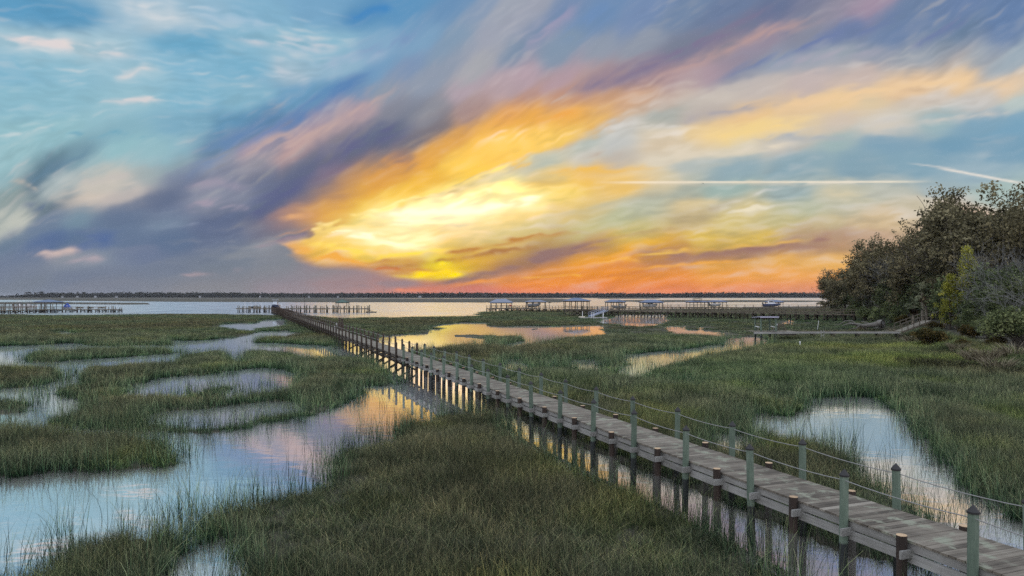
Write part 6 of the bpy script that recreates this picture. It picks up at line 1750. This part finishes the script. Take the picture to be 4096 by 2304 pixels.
# ---------------------------------------------------------------- the far shore
def far_shore():
    rng = np.random.default_rng(77)
    mt, t = new_mat('far_wood')
    s = t.add('ShaderNodeAttribute', attribute_name='tone').outputs['Fac']
    c = t.ramp(s, [(.1, (.012, .016, .012)), (.6, (.030, .034, .022)), (1, (.055, .052, .034))])
    b = t.add('ShaderNodeBsdfDiffuse', {'Color': c}); finish(t, b.outputs[0])
    Vs, Ts = [], []
    for (Y, x0, x1, n, hm) in ((2600, 30, 4800, 2600, 16.0), (2750, 40, 4800, 1600, 18.5), (5200, -900, 400, 260, 15.0)):
        xs = x0 + (x1 - x0) * np.sort(rng.random(n))
        env = .78 + .40 * fbm(xs / 170, xs * 0 + Y, 3, 4)
        taper = np.clip((xs - x0) / 120, .25, 1)
        big = rng.random(n) < .10
        hh = hm * env * taper * (.8 + .3 * rng.random(n)) * np.where(big, 1.18, 1)
        w = 5 + 5 * rng.random(n)
        Yj = Y + rng.normal(size=n) * 35
        X = (xs - CX) * Y / F
        for k in range(n):
            m = 30 if Y < 4000 else 20
            d = rng.normal(size=(m, 3)); d /= np.linalg.norm(d, axis=1, keepdims=True)
            ctr = np.array([X[k], Yj[k], hh[k] * .56 + .8])
            P = ctr + d * np.array([w[k], w[k], hh[k] * .46]) * (.55 + .5 * rng.random(m))[:, None]
            P[: m // 4, 2] = .8 + rng.random(m // 4) * hh[k] * .3
            nm = d + rng.normal(size=(m, 3)) * .5; nm /= np.linalg.norm(nm, axis=1, keepdims=True)
            a = np.cross(nm, np.array([.1, .2, 1])); a /= np.linalg.norm(a, axis=1, keepdims=True) + 1e-6; bb = np.cross(nm, a)
            sz = (1.3 + 1.5 * rng.random(m))[:, None]
            Vs.append(np.stack([P - a * sz, P - bb * sz * .8, P + a * sz, P + bb * sz * .8], 1).reshape(-1, 3)); Ts.append(np.repeat(rng.random() * .5 + rng.random(m) * .5, 4))
    V = np.concatenate(Vs); tn = np.concatenate(Ts)
    o = leaf_object('treeline', V, tn, mt, None); o['kind'] = 'stuff'; o['label'] = 'dark unbroken wood along the far river shore'
    hs = [(382, 1187.5, 9, 'pale far house, widest of those on the left shore', 'greyhull'), (310, 1186.5, 6, 'tiny pale far house left of the widest pale one', 'greyhull'), (252, 1186, 9, 'grey far house nearest the left end of the wood', 'greyhull'), (800, 1185.5, 7, 'pale far house with a bluish front', 'greyhull'),
          (466, 1186.5, 8, 'pale far house right of the widest pale one', 'greyhull'), (1040, 1186.5, 5, 'tiny far house behind the boat landing', 'greyhull'), (1236, 1186, 4, 'tiny pale far house above the landing lamp', 'greyhull'), (1680, 1186.5, 11, 'long grey far house below the red glow', 'greyhull'), (1352, 1186.5, 4, 'tiny far house above the green shelter', 'greyhull')]
    for x, y, wpx, lab, mat in hs:
        Y = 2530.0; w = wpx * Y / F; X = (x - CX) * Y / F
        T = thing('house', lab, 'house', (X, Y, .8))
        m = MB(); m.box((0, 0, 1.9), (w, 6, 3.8)); m.build('wall', M[mat], T)
        m = MB(); hw = w / 2 + .4
        m._add([(-hw, -3.4, 3.8), (hw, -3.4, 3.8), (hw, 3.4, 3.8), (-hw, 3.4, 3.8), (-hw, 0, 5.9), (hw, 0, 5.9)], [(0, 1, 5, 4), (2, 3, 4, 5), (0, 4, 3), (1, 2, 5)], .5); m.build('roof', M['dull'], T)
        m = MB(); m.box((-w * .2, -3.03, 2.0), (w * .16, .1, 1.4)); m.box((w * .22, -3.03, 2.0), (w * .16, .1, 1.4)); m.build('window_pair', M['glass'], T)
    Y = 2700.0
    T = thing('radio_tower', 'thin lattice radio tower above the far wood', 'tower', ((1535.5 - CX) * Y / F, Y, .8))
    hgt = H - (1158 - HY) * Y / F
    m = MB()
    for sx, sy in ((-.8, -.8), (.8, -.8), (0, .9)): m.tube([(sx, sy, 0), (sx * .7, sy * .7, hgt)], .22, 5)
    for i in range(14):
        z0, z1 = hgt * i / 14, hgt * (i + 1) / 14; s_ = 1 if i % 2 else -1
        m.tube([(-.8 * s_, -.8, z0), (.8 * s_, -.8, z1)], .12, 4); m.tube([(.8 * s_, -.8, z0), (0, .9, z1)], .12, 4)
    m.build('lattice', M['dull'], T)
    m = MB()
    for k in range(3): m.box((1.1 * math.cos(2.1 * k), 1.1 * math.sin(2.1 * k), hgt - 1.5), (.5, .5, 2.6))
    m.build('antenna_panels', M['dull'], T)
    # two taller pines that stand above the far wood on the left and right
    pp = [(165, 1166.5), (118, 1168), (106, 1169.5), (3182, 1169.5), (208, 1170), (250, 1170.5), (338, 1168.5)]
    src = None
    for i, (x, y) in enumerate(pp):
        Y = 2560.0; h = H - (y - HY) * Y / F
        lab = 'far pine with a flat dark crown standing above the left end of the wood' if x < 1000 else 'far pine standing above the wood just left of the oaks'
        if src is None:
            src = thing('pine_tree', lab, 'tree', group='far pines above the wood')
            m = MB(); m.tube([(0, 0, -.5), (.2, 0, 9), (0, 0, 18)], [.5, .4, .25], 6); m.build('trunk', BK['oak'], src)
            r2 = np.random.default_rng(5); cs = [(r2.normal() * 3.2, r2.normal() * 2, 17 + r2.normal() * 1.0) for _ in range(26)]
            V, tn = leaf_cloud(cs, r2, 14, 1.6, .8, .6); leaf_object('crown', V, tn, mt, src); o = src
        else: o = dup_tree(src, None)
        o['label'] = lab; o.location = ((x - CX) * Y / F, Y, .8); o.scale = (1, 1, h / 19.0)
far_shore()
# ---------------------------------------------------------------- the air between here and the far shore
def build_haze():
    m, t = new_mat('river_haze')
    v = t.add('ShaderNodeVolumePrincipled')
    v.inputs['Color'].default_value = (.80, .84, .95, 1)
    v.inputs['Density'].default_value = HAZE
    v.inputs['Anisotropy'].default_value = 0.0
    t.add('ShaderNodeOutputMaterial', {'Volume': v.outputs[0]})
    L = 6500.0
    b = MB(); b.box((0, 2600, 13.2), (2 * L, 2 * L, 29.6))
    o = b.build('haze', m); o['kind'] = 'stuff'; o['label'] = 'thin bluish air over the river'
HAZE = 0.00004

build_haze()
